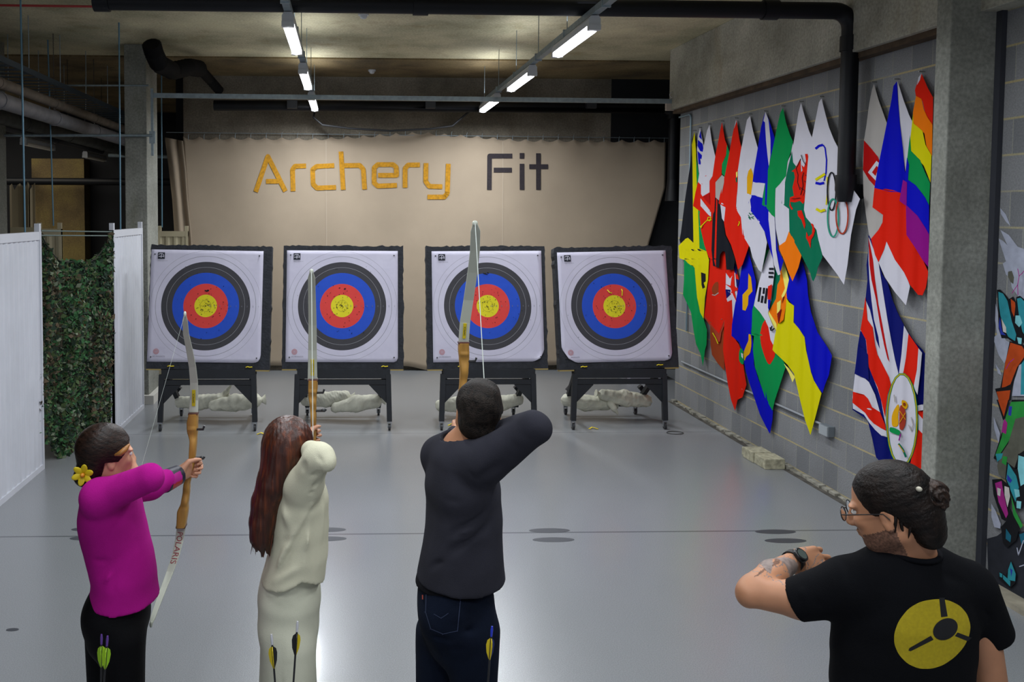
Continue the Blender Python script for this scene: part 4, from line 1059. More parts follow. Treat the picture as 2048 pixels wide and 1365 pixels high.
# ------------------------------------------------------------------ painted wall at far right
MC = dict(W='a3a7b8', T='2f8b98', t='1c5f75', O='b5471c', G='2c8a3c', K='17181c', P='a02a80', g='5a5a50', B='2c3aa0', c='7cc0c8', D='2a2c33', S='c8c4bf')
MMAT = [mat('mural_'+k, v, .9, spec=.15, var=.12, vscale=20) for k, v in MC.items()]; MK = list(MC)
b = MB(); X0 = 4.188
def mp(lift): return lambda u, v: atX(u, v, X0-lift)
def q(x, y, top): return (1968+x*.2930, top+y*.2930)
def mural(lst, top, base):
    for i, (k, pts) in enumerate(lst): paint(b, [q(x, y, top) for x, y in pts], mp(.0004*(base+i)), MK.index(k), 10, 8)
mural([
 ('W', [(110,55),(150,100),(182,180),(150,150),(115,95)]), ('W', [(112,205),(170,240),(230,320),(300,345),(300,700),(235,660),(190,600),(180,540),(150,510),(128,435),(150,420),(120,330),(100,265),(130,280),(160,310)]),
 ('g', [(165,490),(190,485),(205,530),(200,575),(180,560),(162,520)]), ('W', [(75,690),(95,760),(105,860),(150,960),(185,980),(140,1120),(100,1060),(70,970),(65,940),(90,920),(72,800)]), ('W', [(78,1120),(110,1165),(120,1200),(95,1185)]),
 ('K', [(88,615),(110,612),(150,650),(185,700),(225,850),(265,950),(255,1005),(215,985),(160,945),(120,945),(100,880),(95,740)]),
 ('T', [(98,628),(130,640),(160,690),(190,830),(220,920),(212,965),(165,935),(140,880),(112,790),(100,700)]), ('B', [(108,800),(125,900),(150,925),(115,920),(100,860)]), ('S', [(118,810),(150,870),(152,910),(130,900)]),
 ('K', [(165,680),(200,660),(218,700),(200,830),(185,780)]), ('O', [(182,675),(212,700),(215,740),(205,800),(188,760)]),
 ('K', [(220,665),(245,655),(300,700),(300,1010),(255,960),(232,890),(205,820)]), ('T', [(225,675),(250,668),(300,720),(300,960),(262,900),(240,800)]), ('c', [(215,790),(245,790),(262,840),(240,870),(212,840)]), ('K', [(218,935),(262,940),(262,990),(235,1000)]), ('c', [(225,938),(258,945),(255,985),(235,985)]),
 ('K', [(175,965),(265,990),(300,1000),(300,1080),(230,1150),(190,1280),(130,1400),(112,1280)]), ('O', [(180,975),(260,1000),(290,1050),(225,1145),(180,1260),(120,1290),(145,1110)]),
 ('W', [(240,1130),(300,1090),(300,1340),(190,1340),(205,1240)]), ('T', [(255,1120),(300,1060),(300,1330),(250,1330)]),
 ('K', [(75,1290),(190,1270),(180,1365),(100,1365)]), ('O', [(85,1310),(180,1300),(170,1365),(100,1365)]),
], 400, 1)
mural([
 ('D', [(20,950),(90,930),(130,900),(300,900),(300,1420),(30,1210)]),
 ('K', [(85,0),(175,0),(140,135),(130,140)]), ('O', [(95,0),(165,0),(135,115)]), ('W', [(65,115),(110,230),(100,300),(70,200)]),
 ('K', [(190,0),(300,0),(300,330),(215,470),(150,430),(80,410),(65,400),(130,200)]), ('G', [(185,15),(300,10),(300,120),(230,150),(170,280),(110,370),(75,385),(120,260),(150,110)]), ('B', [(170,45),(192,45),(185,110),(165,105)]), ('P', [(140,130),(160,160),(150,235),(120,220),(130,160)]),
 ('g', [(215,130),(300,110),(300,330),(240,370),(190,520),(140,540),(100,510),(90,450),(125,360),(165,300)]), ('T', [(80,370),(130,365),(120,400),(90,425)]), ('G', [(130,385),(160,390),(150,450),(120,430)]),
 ('K', [(155,425),(225,480),(232,370),(300,370),(300,600),(265,740),(215,750),(180,640),(145,540)]), ('T', [(165,435),(220,520),(238,600),(215,700),(190,640),(152,540)]), ('B', [(158,510),(192,550),(180,570),(158,550)]), ('c', [(235,380),(300,400),(300,560),(250,590),(230,470)]), ('c', [(205,610),(240,615),(245,660),(215,670)]), ('c', [(222,690),(255,695),(250,745),(222,740)]),
 ('K', [(55,545),(120,540),(175,590),(180,690),(150,830),(120,815),(65,650)]), ('P', [(75,570),(120,555),(130,620),(165,780),(150,810),(100,700)]), ('S', [(140,590),(170,600),(178,660),(160,735),(140,650)]), ('S', [(90,600),(115,610),(110,660),(92,650)]), ('W', [(50,710),(80,760),(115,850),(110,880),(70,870),(50,800)]),
 ('G', [(185,650),(215,760),(265,860),(250,880),(200,790)]), ('K', [(180,740),(240,880),(220,960),(160,1010),(130,980),(115,870),(150,830)]), ('t', [(150,880),(185,930),(180,975),(148,950)]), ('t', [(240,920),(300,900),(300,980),(255,985)]),
 ('K', [(183,1095),(222,1190),(215,1250),(180,1285),(100,1220),(105,1175),(150,1200)]), ('T', [(184,1105),(216,1190),(212,1240),(160,1230),(165,1160)]), ('B', [(178,1150),(195,1165),(185,1210)]), ('T', [(105,1180),(125,1190),(125,1215),(108,1210)]), ('T', [(130,1195),(180,1240),(178,1275),(130,1225)]),
], 800, 30)
for pts in ([(230,470),(240,520),(230,580),(190,640)], [(300,450),(262,500),(240,520)], [(230,580),(232,650)], [(150,1155),(175,1110),(205,1085)]):
    for pl_ in stroke_polys([q(x, y, 400) for x, y in pts], 1.4): paint(b, pl_, mp(.031), MK.index('P'), 10, 8)
for pts in ([(225,1010),(235,1060),(270,960)], [(240,1140),(300,1120)]):
    for pl_ in stroke_polys([q(x, y, 800) for x, y in pts], 2): paint(b, pl_, mp(.031), MK.index('W'), 10, 8)
tag(b.build('wall_mural', MMAT), 'bright spray painted mural of teal claws, orange and green shapes on the far right wall', 'mural')
# ------------------------------------------------------------------ bodies grown from one distance field each
def V3(p): return np.array([p[0], p[1], p[2]], dtype=np.float64)
class Field:
    def __init__(s, k=.02): s.pr = []; s.k = k
    def cone(s, a, b, ra, rb, k=None, neg=False):
        s.pr.append(('c', V3(a), V3(b), ra, rb, k, neg)); return s
    def chain(s, pts, rs, k=None):
        for i in range(len(pts)-1): s.cone(pts[i], pts[i+1], rs[i], rs[i+1], k)
        return s
    def ell(s, c, r, M=None, k=None, neg=False):
        s.pr.append(('e', V3(c), V3(r), None if M is None else np.array(M, dtype=np.float64), None, k, neg)); return s
    def loft(s, secs, M=None, k=None):
        """secs: (centre, half width, half depth) stacked; elliptical slices; M columns = width, depth, up"""
        for a, b in zip(secs, secs[1:]):
            s.pr.append(('l', V3(a[0]), V3(b[0]), (a[1], a[2]), (b[1], b[2]), k, False, M))
        return s
    def bounds(s):
        lo = np.array([9e9]*3); hi = -lo
        for p in s.pr:
            if p[6]: continue
            if p[0] == 'c': r = max(p[3], p[4]); a = np.minimum(p[1], p[2])-r; b = np.maximum(p[1], p[2])+r
            elif p[0] == 'e': r = p[2].max(); a = p[1]-r; b = p[1]+r
            else: r = max(*p[3], *p[4]); a = np.minimum(p[1], p[2])-r; b = np.maximum(p[1], p[2])+r
            lo = np.minimum(lo, a); hi = np.maximum(hi, b)
        return lo, hi
    def grid(s, h):
        lo, hi = s.bounds(); lo = lo-3*h-.02; hi = hi+3*h+.02
        n = np.ceil((hi-lo)/h).astype(int)+1
        D = np.full(n, .12, dtype=np.float32)
        for p in s.pr:
            k = p[5] if p[5] is not None else s.k
            if p[0] == 'c': r = max(p[3], p[4]); a = np.minimum(p[1], p[2])-r; b = np.maximum(p[1], p[2])+r
            elif p[0] == 'e': r = p[2].max(); a = p[1]-r; b = p[1]+r
            else: r = max(*p[3], *p[4]); a = np.minimum(p[1], p[2])-r; b = np.maximum(p[1], p[2])+r
            m = max(.05, 2*k)
            i0 = np.clip(np.floor((a-m-lo)/h).astype(int), 0, n-1); i1 = np.clip(np.ceil((b+m-lo)/h).astype(int)+1, 1, n)
            X = (lo[0]+h*np.arange(i0[0], i1[0]))[:, None, None]; Y = (lo[1]+h*np.arange(i0[1], i1[1]))[None, :, None]; Z = (lo[2]+h*np.arange(i0[2], i1[2]))[None, None, :]
            if p[0] in 'cl':
                A, B = p[1], p[2]; d = B-A; L2 = float(d @ d) or 1e-9
                t = ((X-A[0])*d[0]+(Y-A[1])*d[1]+(Z-A[2])*d[2])/L2
                t = np.clip(t, 0, 1)
                qx = X-(A[0]+t*d[0]); qy = Y-(A[1]+t*d[1]); qz = Z-(A[2]+t*d[2])
                if p[0] == 'c':
                    f = np.sqrt(qx*qx+qy*qy+qz*qz)-(p[3]+(p[4]-p[3])*t)
                else:
                    M = p[7] if p[7] is not None else ((1, 0, 0), (0, 1, 0), (0, 0, 1))
                    wx = qx*M[0][0]+qy*M[0][1]+qz*M[0][2]; wy = qx*M[1][0]+qy*M[1][1]+qz*M[1][2]; wz = qx*M[2][0]+qy*M[2][1]+qz*M[2][2]
                    rx = p[3][0]+(p[4][0]-p[3][0])*t; ry = p[3][1]+(p[4][1]-p[3][1])*t; rz = np.minimum(rx, ry)
                    q1 = 1e-7+np.sqrt((wx/rx)**2+(wy/ry)**2+(wz/rz)**2); q2 = np.sqrt((wx/rx**2)**2+(wy/ry**2)**2+(wz/rz**2)**2)+1e-9
                    f = q1*(q1-1)/q2
            else:
                qx, qy, qz = X-p[1][0], Y-p[1][1], Z-p[1][2]
                if p[3] is not None:
                    M = p[3]; qx, qy, qz = (qx*M[0][0]+qy*M[0][1]+qz*M[0][2], qx*M[1][0]+qy*M[1][1]+qz*M[1][2], qx*M[2][0]+qy*M[2][1]+qz*M[2][2])
                r = p[2]
                q1 = 1e-7+np.sqrt((qx/r[0])**2+(qy/r[1])**2+(qz/r[2])**2); q2 = np.sqrt((qx/r[0]**2)**2+(qy/r[1]**2)**2+(qz/r[2]**2)**2)+1e-9
                f = q1*(q1-1)/q2
            sl = (slice(i0[0], i1[0]), slice(i0[1], i1[1]), slice(i0[2], i1[2]))
            E = D[sl]
            if p[6]:
                hh = np.clip(.5-.5*(-f-E)/k*-1, 0, 1) if False else np.clip(.5+.5*(-f-E)/k*1, 0, 1)
                D[sl] = np.maximum(E, -f) if k < 1e-3 else (E*(1-hh)+(-f)*hh+k*hh*(1-hh))
            else:
                hh = np.clip(.5+.5*(E-f)/k, 0, 1)
                D[sl] = (E*(1-hh)+f*hh-k*hh*(1-hh))
        return lo, h, D
def coords(lo, h, shape):
    return (lo[0]+h*np.arange(shape[0]))[:, None, None], (lo[1]+h*np.arange(shape[1]))[None, :, None], (lo[2]+h*np.arange(shape[2]))[None, None, :]
def polygonise(lo, h, D, iters=2):
    S = D < 0; n = D.shape
    idx = np.zeros(tuple(k-1 for k in n), np.uint8)
    c8 = [(i, j, k) for i in (0, 1) for j in (0, 1) for k in (0, 1)]
    cnt = np.zeros(tuple(k-1 for k in n), np.int8)
    for (i, j, k) in c8: cnt += S[i:n[0]-1+i, j:n[1]-1+j, k:n[2]-1+k]
    act = (cnt > 0) & (cnt < 8)
    ci = np.argwhere(act); vid = np.full(act.shape, -1, np.int32); vid[act] = np.arange(len(ci))
    acc = np.zeros((len(ci), 3)); num = np.zeros(len(ci))
    vals = {c: D[ci[:, 0]+c[0], ci[:, 1]+c[1], ci[:, 2]+c[2]].astype(np.float64) for c in c8}
    for a in c8:
        for ax in range(3):
            if a[ax]: continue
            bb = list(a); bb[ax] = 1; bb = tuple(bb)
            va, vb = vals[a], vals[bb]; m = (va < 0) != (vb < 0)
            t = np.where(m, va/np.where(m, va-vb, 1), 0)
            pt = np.array(a, float)[None, :].repeat(len(ci), 0); pt[:, ax] += t
            acc[m] += pt[m]; num[m] += 1
    vs = lo+h*(ci+acc/num[:, None])
    quads = []
    for ax in range(3):
        sl0 = [slice(None)]*3; sl1 = [slice(None)]*3; sl0[ax] = slice(0, -1); sl1[ax] = slice(1, None)
        m = S[tuple(sl0)] != S[tuple(sl1)]
        e = np.argwhere(m); o1, o2 = (ax+1) % 3, (ax+2) % 3
        ok = (e[:, o1] > 0) & (e[:, o2] > 0) & (e[:, o1] < n[o1]-1) & (e[:, o2] < n[o2]-1); e = e[ok]
        inside = S[e[:, 0], e[:, 1], e[:, 2]]
        def cell(d1, d2):
            q = e.copy(); q[:, o1] -= d1; q[:, o2] -= d2; return vid[q[:, 0], q[:, 1], q[:, 2]]
        Q = np.stack([cell(1, 1), cell(0, 1), cell(0, 0), cell(1, 0)], 1)
        Q[~inside] = Q[~inside][:, ::-1]
        quads.append(Q)
    Q = np.concatenate(quads)
    for _ in range(iters):   # light smoothing
        s = np.zeros_like(vs); c = np.zeros(len(vs))
        for a, bb in ((0, 1), (1, 2), (2, 3), (3, 0)):
            for x, y in ((a, bb), (bb, a)):
                s += np.stack([np.bincount(Q[:, x], weights=vs[Q[:, y], kk], minlength=len(vs)) for kk in range(3)], 1)
                c += np.bincount(Q[:, x], minlength=len(vs))
        vs = vs*.5+.5*s/np.maximum(c, 1)[:, None]
    return vs, Q
def solid(name, lo, h, D, m, parent, iters=2, paint_fn=None):
    vs, Q = polygonise(lo, h, D, iters)
    me = bpy.data.meshes.new(name)
    me.vertices.add(len(vs)); me.vertices.foreach_set('co', vs.astype(np.float32).ravel())
    me.loops.add(len(Q)*4); me.loops.foreach_set('vertex_index', Q.ravel().astype(np.int32))
    me.polygons.add(len(Q)); me.polygons.foreach_set('loop_start', np.arange(0, len(Q)*4, 4, dtype=np.int32))
    me.polygons.foreach_set('use_smooth', np.ones(len(Q), bool))
    for x in (m if isinstance(m, (list, tuple)) else [m]): me.materials.append(x)
    if paint_fn is not None:
        cen = vs[Q].mean(1); me.polygons.foreach_set('material_index', paint_fn(cen).astype(np.int32))
    me.update(calc_edges=True); me.validate()
    o = bpy.data.objects.new(name, me); COL.objects.link(o)
    if parent is not None: wparent(o, parent)
    return o
def cut(G, expr):
    """intersect with the half space expr(X,Y,Z) < 0"""
    lo, h, D = G; X, Y, Z = coords(lo, h, D.shape)
    return lo, h, np.maximum(D, expr(X, Y, Z).astype(np.float32)+0*D)
def wrinkle(G, fn):
    lo, h, D = G; X, Y, Z = coords(lo, h, D.shape)
    m = np.abs(D) < .05
    W = fn(X, Y, Z)+0*D
    return lo, h, (D+np.where(m, W, 0)).astype(np.float32)

def frame(fwd, up=(0, 0, 1)):
    f = np.array(fwd, float); f /= np.linalg.norm(f); u = np.array(up, float); u -= f*(u @ f); u /= np.linalg.norm(u); l = np.cross(u, f)
    return f, l, u
def head(F, c, fwd, up=(0, 0, 1), s=1.0, neck=None, beard=False):
    f, l, u = frame(fwd, up); c = V3(c); P = lambda a, b, d: c+s*(f*a+l*b+u*d); M = np.array([f, l, u])
    F.ell(P(-.012, 0, .03), (.094*s, .075*s, .088*s), M, k=.01)
    F.ell(P(.03, 0, -.028), (.062*s, .058*s, .082*s), M, k=.02)
    F.ell(P(.058, 0, -.088), (.026*s, .028*s, .022*s), M, k=.025)
    F.cone(P(.0, .045, -.06), P(.05, .02, -.09), .02*s, .016*s, k=.02); F.cone(P(.0, -.045, -.06), P(.05, -.02, -.09), .02*s, .016*s, k=.02)
    for sd in (-1, 1):
        F.ell(P(.066, sd*.03, -.02), (.022*s, .022*s, .02*s), M, k=.012)      # cheek
        F.ell(P(.078, sd*.032, .022), (.012*s, .024*s, .008*s), M, k=.01)   # brow
        F.ell(P(.096, sd*.031, .004), (.014*s, .015*s, .010*s), M, k=.008, neg=True)
        F.ell(P(-.004, sd*.073, -.012), (.018*s, .009*s, .03*s), M, k=.006)
        F.ell(P(-.002, sd*.083, -.008), (.010*s, .006*s, .018*s), M, k=.004, neg=True)
        F.ell(P(-.002, sd*.074, -.036), (.009*s, .007*s, .010*s), M, k=.005)
    F.cone(P(.086, 0, .012), P(.106, 0, -.028), .008*s, .011*s, k=.008)
    for sd in (-1, 1): F.ell(P(.098, sd*.011, -.032), (.010*s, .008*s, .007*s), M, k=.005)
    F.ell(P(.087, 0, -.052), (.010*s, .022*s, .005*s), M, k=.004); F.ell(P(.085, 0, -.062), (.010*s, .02*s, .006*s), M, k=.004)
    if neck is not None: F.cone(P(-.02, 0, -.05), neck, .054*s, .06*s, k=.03)
    return P, M
M_EYE = mat('eye_white', 'd8d4cf', .2); M_IRIS = mat('eye_iris', '2a1c12', .2)
def eyes(P, M, parent, s=1.0):
    for sd in (-1, 1):
        b = MB(); RM = Matrix(M.tolist()).transposed()
        b.ell(P(.078, sd*.031, .004), (.0105*s, .0105*s, .0085*s), 14, 8, 0, RM); b.ell(P(.0868, sd*.031, .004), (.0025*s, .0048*s, .0048*s), 10, 6, 1, RM)
        wparent(b.build('eye', [M_EYE, M_IRIS]), parent)
def hand(F, wrist, d, palm_n, thumb_side, curl, s=1.0, spread=.16):
    """d: direction wrist to knuckles, palm_n: normal out of the palm, thumb_side: +1/-1; curl: radians per joint for each finger"""
    d = np.array(d, float); d /= np.linalg.norm(d); n = np.array(palm_n, float); n -= d*(n @ d); n /= np.linalg.norm(n)
    sd = np.cross(d, n)*thumb_side; w_ = V3(wrist)
    kn = []
    for i, off in enumerate((.032, .011, -.011, -.031)):
        L0 = (.088, .092, .088, .080)[i]*s
        k0 = w_+d*L0+sd*off*s-n*.004*s; kn.append(k0)
        F.cone(w_+sd*off*.55*s+d*.01*s, k0, .014*s, .0115*s, k=.012)
        seg = [(.042, .026, .020), (.047, .030, .021), (.043, .028, .021), (.034, .020, .018)][i]
        r = [(.0098, .009, .0082, .0072), (.0100, .0092, .0083, .0072), (.0096, .0088, .008, .007), (.0085, .0078, .007, .0062)][i]
        cu = curl[i] if hasattr(curl, '__len__') else curl
        ang = 0; p = k0; dd = d*math.cos(spread*(1.2-i*.8))+sd*math.sin(spread*(1.2-i*.8))
        for j in range(3):
            ang += cu*(1.0 if j else .8)
            q_ = p+(dd*math.cos(ang)+n*math.sin(ang))*seg[j]*s
            F.cone(p, q_, r[j]*s, r[j+1]*s, k=.004); p = q_
    F.ell(w_+d*.045*s+n*.004*s, (.045*s, .036*s, .016*s), np.array([d, sd, n]), k=.015)
    t0 = w_+d*.018*s+sd*.026*s+n*.008*s; t1 = t0+(d*.55+sd*.62+n*.35)/.95*.042*s; t2 = t1+(d*.8+sd*.12+n*.55)/.98*.032*s; t3 = t2+(d*.8-sd*.1+n*.6)*.022*s
    F.cone(t0, t1, .017*s, .0125*s, k=.012); F.cone(t1, t2, .0115*s, .010*s, k=.004); F.cone(t2, t3, .010*s, .008*s, k=.004)
    return kn
M_SKIN = mat('skin_fair', 'c08c70', .55, var=.08, vscale=12, sss=.08); M_SKIN2 = mat('skin_tan', 'b07c5c', .55, var=.1, vscale=12, sss=.08)

def legs(F, hipc, side, foot, spread=.1, s=1.0, r=(.085, .058, .042)):
    """plain legs down to the floor; side = unit vector across the hips, foot = toe direction"""
    sd = V3(side); ft = V3(foot); out = []
    for k in (-1, 1):
        h_ = V3(hipc)+sd*k*.085; kn = V3((hipc[0], hipc[1], .49*s))+sd*k*(.085+spread*.5); an = V3((hipc[0], hipc[1], .09))+sd*k*(.085+spread)
        F.cone(h_, kn, r[0], r[1], k=.03); F.cone(kn, an, r[1]*.98, r[2], k=.03); out.append((kn, an))
    return out
def shoes(parent, ankles, foot, m, sole):
    f = V3(foot); f /= np.linalg.norm(f)
    for kn, an in ankles:
        F = Field(.015); a = V3((an[0], an[1], 0))
        F.cone(a-f*.05+V3((0,0,.04)), a+f*.14+V3((0,0,.032)), .038, .034); F.cone(a+V3((0,0,.05)), a+V3((0,0,.085)), .04, .042)
        G = cut(F.grid(.006), lambda X, Y, Z: .004-Z); solid('shoe', *G, m, parent)

# ---------------- bow
M_LIMB = mat('white_bow_limb', 'b9bdb0', .35); M_WOOD = mat('honey_wood', 'a87c38', .45, var=.22, vscale=18, stretch=(3, 3, .4)); M_WOOD2 = mat('dark_wood_tip', '4a1f18', .4)
M_STR = mat('bow_string', 'c8cfc8', .6); M_TAG = mat('yellow_limb_tag', 'c9b40e', .5); M_RED = mat('red_print', '8c2f3c', .6)
def onlimb(pts, v):
    for a, c_ in zip(pts, pts[1:]):
        if min(a[2], c_[2]) <= v[2] <= max(a[2], c_[2]): return Vector(a).lerp(Vector(c_), (v[2]-a[2])/(c_[2]-a[2]))
    return Vector(v)
def bow(label, up, ris, low, ws, nock, side=(1, 0, 0), tagseg=None, ink=None, strs=.0018):
    """up / low: limb centre lines tip first, ris: riser centre line top first (points, widths)"""
    base = ris[0][len(ris[0])//2]
    t = empty('recurve_bow', base, label, 'bow')
    for nm, pts in (('limb', up), ('limb', low)):
        n = len(pts); b = MB()
        w_ = [ws[0]*.45, ws[0]]+[ws[0]+(ws[1]-ws[0])*k/(n-2) for k in range(1, n-1)]
        pts2 = [V for V in pts]
        b.ribbon(pts2, w_, side, .007); o = b.build(nm, M_LIMB, bevel=.002); wparent(o, t)
        b = MB(); b.ell(Vector(pts[0]), (ws[0]*.3, .008, .012), 10, 6); wparent(b.build('limb_tip', M_LIMB), o)
        if nm == 'limb' and pts is up and tagseg:
            b = MB(); a, c_ = onlimb(pts, tagseg[0]), onlimb(pts, tagseg[1]); off = Vector((0, -.0055, 0))
            b.ribbon([Vector(a)+off, Vector(c_)+off], .014, side, .003); wparent(b.build('yellow_tag', M_TAG), o)
            vs, fs = text_mesh('SAMICK', .012); d = (Vector(a)-Vector(c_)).normalized(); sdv = Vector(side).normalized(); mid = (Vector(a)+Vector(c_))/2+Vector((0, -.0095, 0))
            b = MB(); b.add([mid+d*v.x*1.0+sdv*-(v.y-.004) for v in vs], fs); wparent(b.build('printed_letters', M_DK), o)
        if pts is low and ink:
            vs, fs = text_mesh(ink[0], ink[3]); a, c_ = onlimb(pts, ink[1]), onlimb(pts, ink[2]); d = (c_-a).normalized(); sdv = (Vector(side)-d*Vector(side).dot(d)).normalized()
            mid = (a+c_)/2
            lz = lambda v: onlimb(pts, mid+d*v.x)+Vector((0, -.006, 0))+sdv*(v.y-ink[3]*.35)
            b = MB(); b.add([lz(v) for v in vs], fs); wparent(b.build('printed_letters', M_RED), o)
    pts, wd = ris; N_ = len(pts); rg = []
    for i in range(N_-1):
        for k in range(5):
            s_ = k/5; e = s_*s_*(3-2*s_); p = Vector(pts[i]).lerp(Vector(pts[i+1]), s_); w_ = wd[i]+(wd[i+1]-wd[i])*e
            u_ = (i+s_)/(N_-1); dep = .021+.012*abs(2*u_-1)**2+.004*math.cos(u_*40)*(abs(u_-.5) < .35); rg.append((p, w_/2, dep))
    rg.append((Vector(pts[-1]), wd[-1]/2, .033)); b = MB(); vs = []; n = 20
    for p, hw, hd in rg:
        for k in range(n):
            a = 2*math.pi*k/n; c_, s_ = math.cos(a), math.sin(a); q_ = .45
            vs.append(p+Vector((hw*math.copysign(abs(c_)**q_, c_), hd*math.copysign(abs(s_)**q_, s_), 0)))
    fs = [(r*n+k, r*n+(k+1) % n, (r+1)*n+(k+1) % n, (r+1)*n+k) for r in range(len(rg)-1) for k in range(n)]
    b.add(vs, fs, 0, True); b.add(vs[:n], [tuple(range(n))]); b.add(vs[-n:], [tuple(reversed(range(n)))]); wparent(b.build('riser', M_WOOD), t)
    for p, wv in ((pts[0], wd[0]), (pts[-1], wd[-1])):
        b = MB(); p = Vector(p); b.box(p-Vector((wv/2+.001, .024, .005)), p+Vector((wv/2+.001, .022, .005))); wparent(b.build('riser_cap', M_WOOD2, bevel=.002), t)
    b = MB(); p = Vector(pts[len(pts)//2-1]); b.tube([p+Vector((.01, -.01, .02)), p+Vector((.05, -.02, .022)), p+Vector((.055, -.02, .03))], .006, 8); b.ell(p+Vector((.045, -.02, .024)), (.012, .008, .008), 8, 6)
    wparent(b.build('arrow_rest', M_CAST), t)
    b = MB(); p = Vector(pts[max(0, len(pts)//2-2)]); b.tube([p+Vector((.01, -.01, .05)), p+Vector((.045, -.03, .055)), p+Vector((.05, -.03, .07))], .005, 8); wparent(b.build('sight_pin', M_CAST), t)
    if strs:
        b = MB(); b.tube([Vector(up[0])+Vector((0, -.005, 0)), Vector(nock)], strs, 6); b.tube([Vector(nock), Vector(low[0])+Vector((0, -.005, 0))], strs, 6); wparent(b.build('bowstring', M_STR), t)
    return t
def arrow(a, c_, label, nockc, f1, f2, group=None, shaft='1a1a1e'):
    a = Vector(a); c_ = Vector(c_); t = empty('arrow', a, label, 'arrow', group); d = (a-c_).normalized()   # a = nock end
    b = MB(); b.tube([c_, a-d*.01], .0032, 8); wparent(b.build('shaft', mat('arrow_shaft_'+shaft, shaft, .4)), t)
    b = MB(); b.tube([a-d*.03, a-d*.008, a+d*.004], [.0035, .0045, .003], 8); wparent(b.build('nock', mat('nock_'+nockc, nockc, .3)), t)
    b = MB(); b.tube([c_-d*.02, c_], [.001, .0034], 8); wparent(b.build('point', M_CMET), t)
    sx = d.cross(Vector((0, 1, 0))).normalized(); sy = sx.cross(d)
    for k, (an, fc) in enumerate(((2.6, f1), (.3, f2), (4.6, f2))):
        n = sx*math.cos(an)+sy*math.sin(an); prof = [(-.035, .002), (-.045, .012), (-.06, .015), (-.085, .012), (-.11, .003)]
        th = n.cross(d)*.0012; vs = [a+d*-.035+n*.002]+[a+d*p_+n*h_ for p_, h_ in prof[1:-1]]+[a+d*-.11+n*.002]
        vv = [v+th for v in vs]+[v-th for v in vs]; m_ = len(vs)
        b = MB(); b.add(vv, [tuple(range(m_)), tuple(reversed(range(m_, 2*m_)))]+[(i, m_+i, m_+(i+1) % m_, (i+1) % m_) for i in range(m_)]); wparent(b.build('fletching', mat('fletch_'+fc, fc, .6)), t)
    return t
def fabric_bump(name, col, var=.06, sc=350, rough=.95, sheen=0.0, **kw): return mat(name, col, rough, var=var, vscale=6, bump=.25, bscale=sc, sheen=sheen, spec=.12, **kw)
def noisy(seed, amp, sc):
    r = random.Random(seed); ws = [(r.gauss(0, 1)*sc[0], r.gauss(0, 1)*sc[1], r.gauss(0, 1)*sc[2], r.uniform(0, 6.28)) for _ in range(7)]
    def f(X, Y, Z):
        s = 0
        for a, b_, c_, p in ws: s = s+np.sin(X*a+Y*b_+Z*c_+p)
        return amp*s/3.0
    return f
def creases(lst):
    """lst: (p0, p1, width, depth): soft grooves (+) or ridges (-) running between two points"""
    def f(X, Y, Z):
        s = 0
        for a, b_, w_, dp in lst:
            a = V3(a); b_ = V3(b_); d = b_-a; L2 = d @ d
            t = np.clip(((X-a[0])*d[0]+(Y-a[1])*d[1]+(Z-a[2])*d[2])/L2, 0, 1)
            r2 = (X-a[0]-t*d[0])**2+(Y-a[1]-t*d[1])**2+(Z-a[2]-t*d[2])**2
            s = s+1.7*dp*np.exp(-r2/(w_*w_))*np.sin(np.pi*np.clip(t, .02, .98))
        return s
    return f
def decal(target_obj, polys, mats, name, parent, lift=.0015, step=5):
    """pieces of print laid on a garment: cast from the lens side onto the real surface, then lifted by the thickness of the print"""
    me = target_obj.data; bv = BVHTree.FromPolygons([v.co[:] for v in me.vertices], [p.vertices[:] for p in me.polygons])
    b = MB()
    def fn(u, v):
        d = ray(u, v).normalized(); hit = bv.ray_cast(CAM, d)
        if hit[0] is None: return None
        return hit[0]+hit[1]*(lift*fn.k)
    for i, (mi, pl_) in enumerate(polys):
        fn.k = 1+i*.35
        paint(b, pl_, fn, mi, step, step)
    o = b.build(name, mats); wparent(o, parent); return o
W = atY
ID3 = ((1, 0, 0), (0, 1, 0), (0, 0, 1))
def locut(M, c, fn, s=1.0):
    """half space test in head coordinates: a forward, b left, d up"""
    f, l, u = M
    def g(X, Y, Z):
        x, y, z = (X-c[0])/s, (Y-c[1])/s, (Z-c[2])/s
        return fn(x*f[0]+y*f[1]+z*f[2], x*l[0]+y*l[1]+z*l[2], x*u[0]+y*u[1]+z*u[2])*s
    return g
M_DENIM = fabric_bump('dark_denim', '0e1524', .3, 500); M_BLACKF = fabric_bump('black_leggings', '08080b', .2, 400, rough=.7); M_SHOE = mat('dark_shoe', '1b1b20', .6)

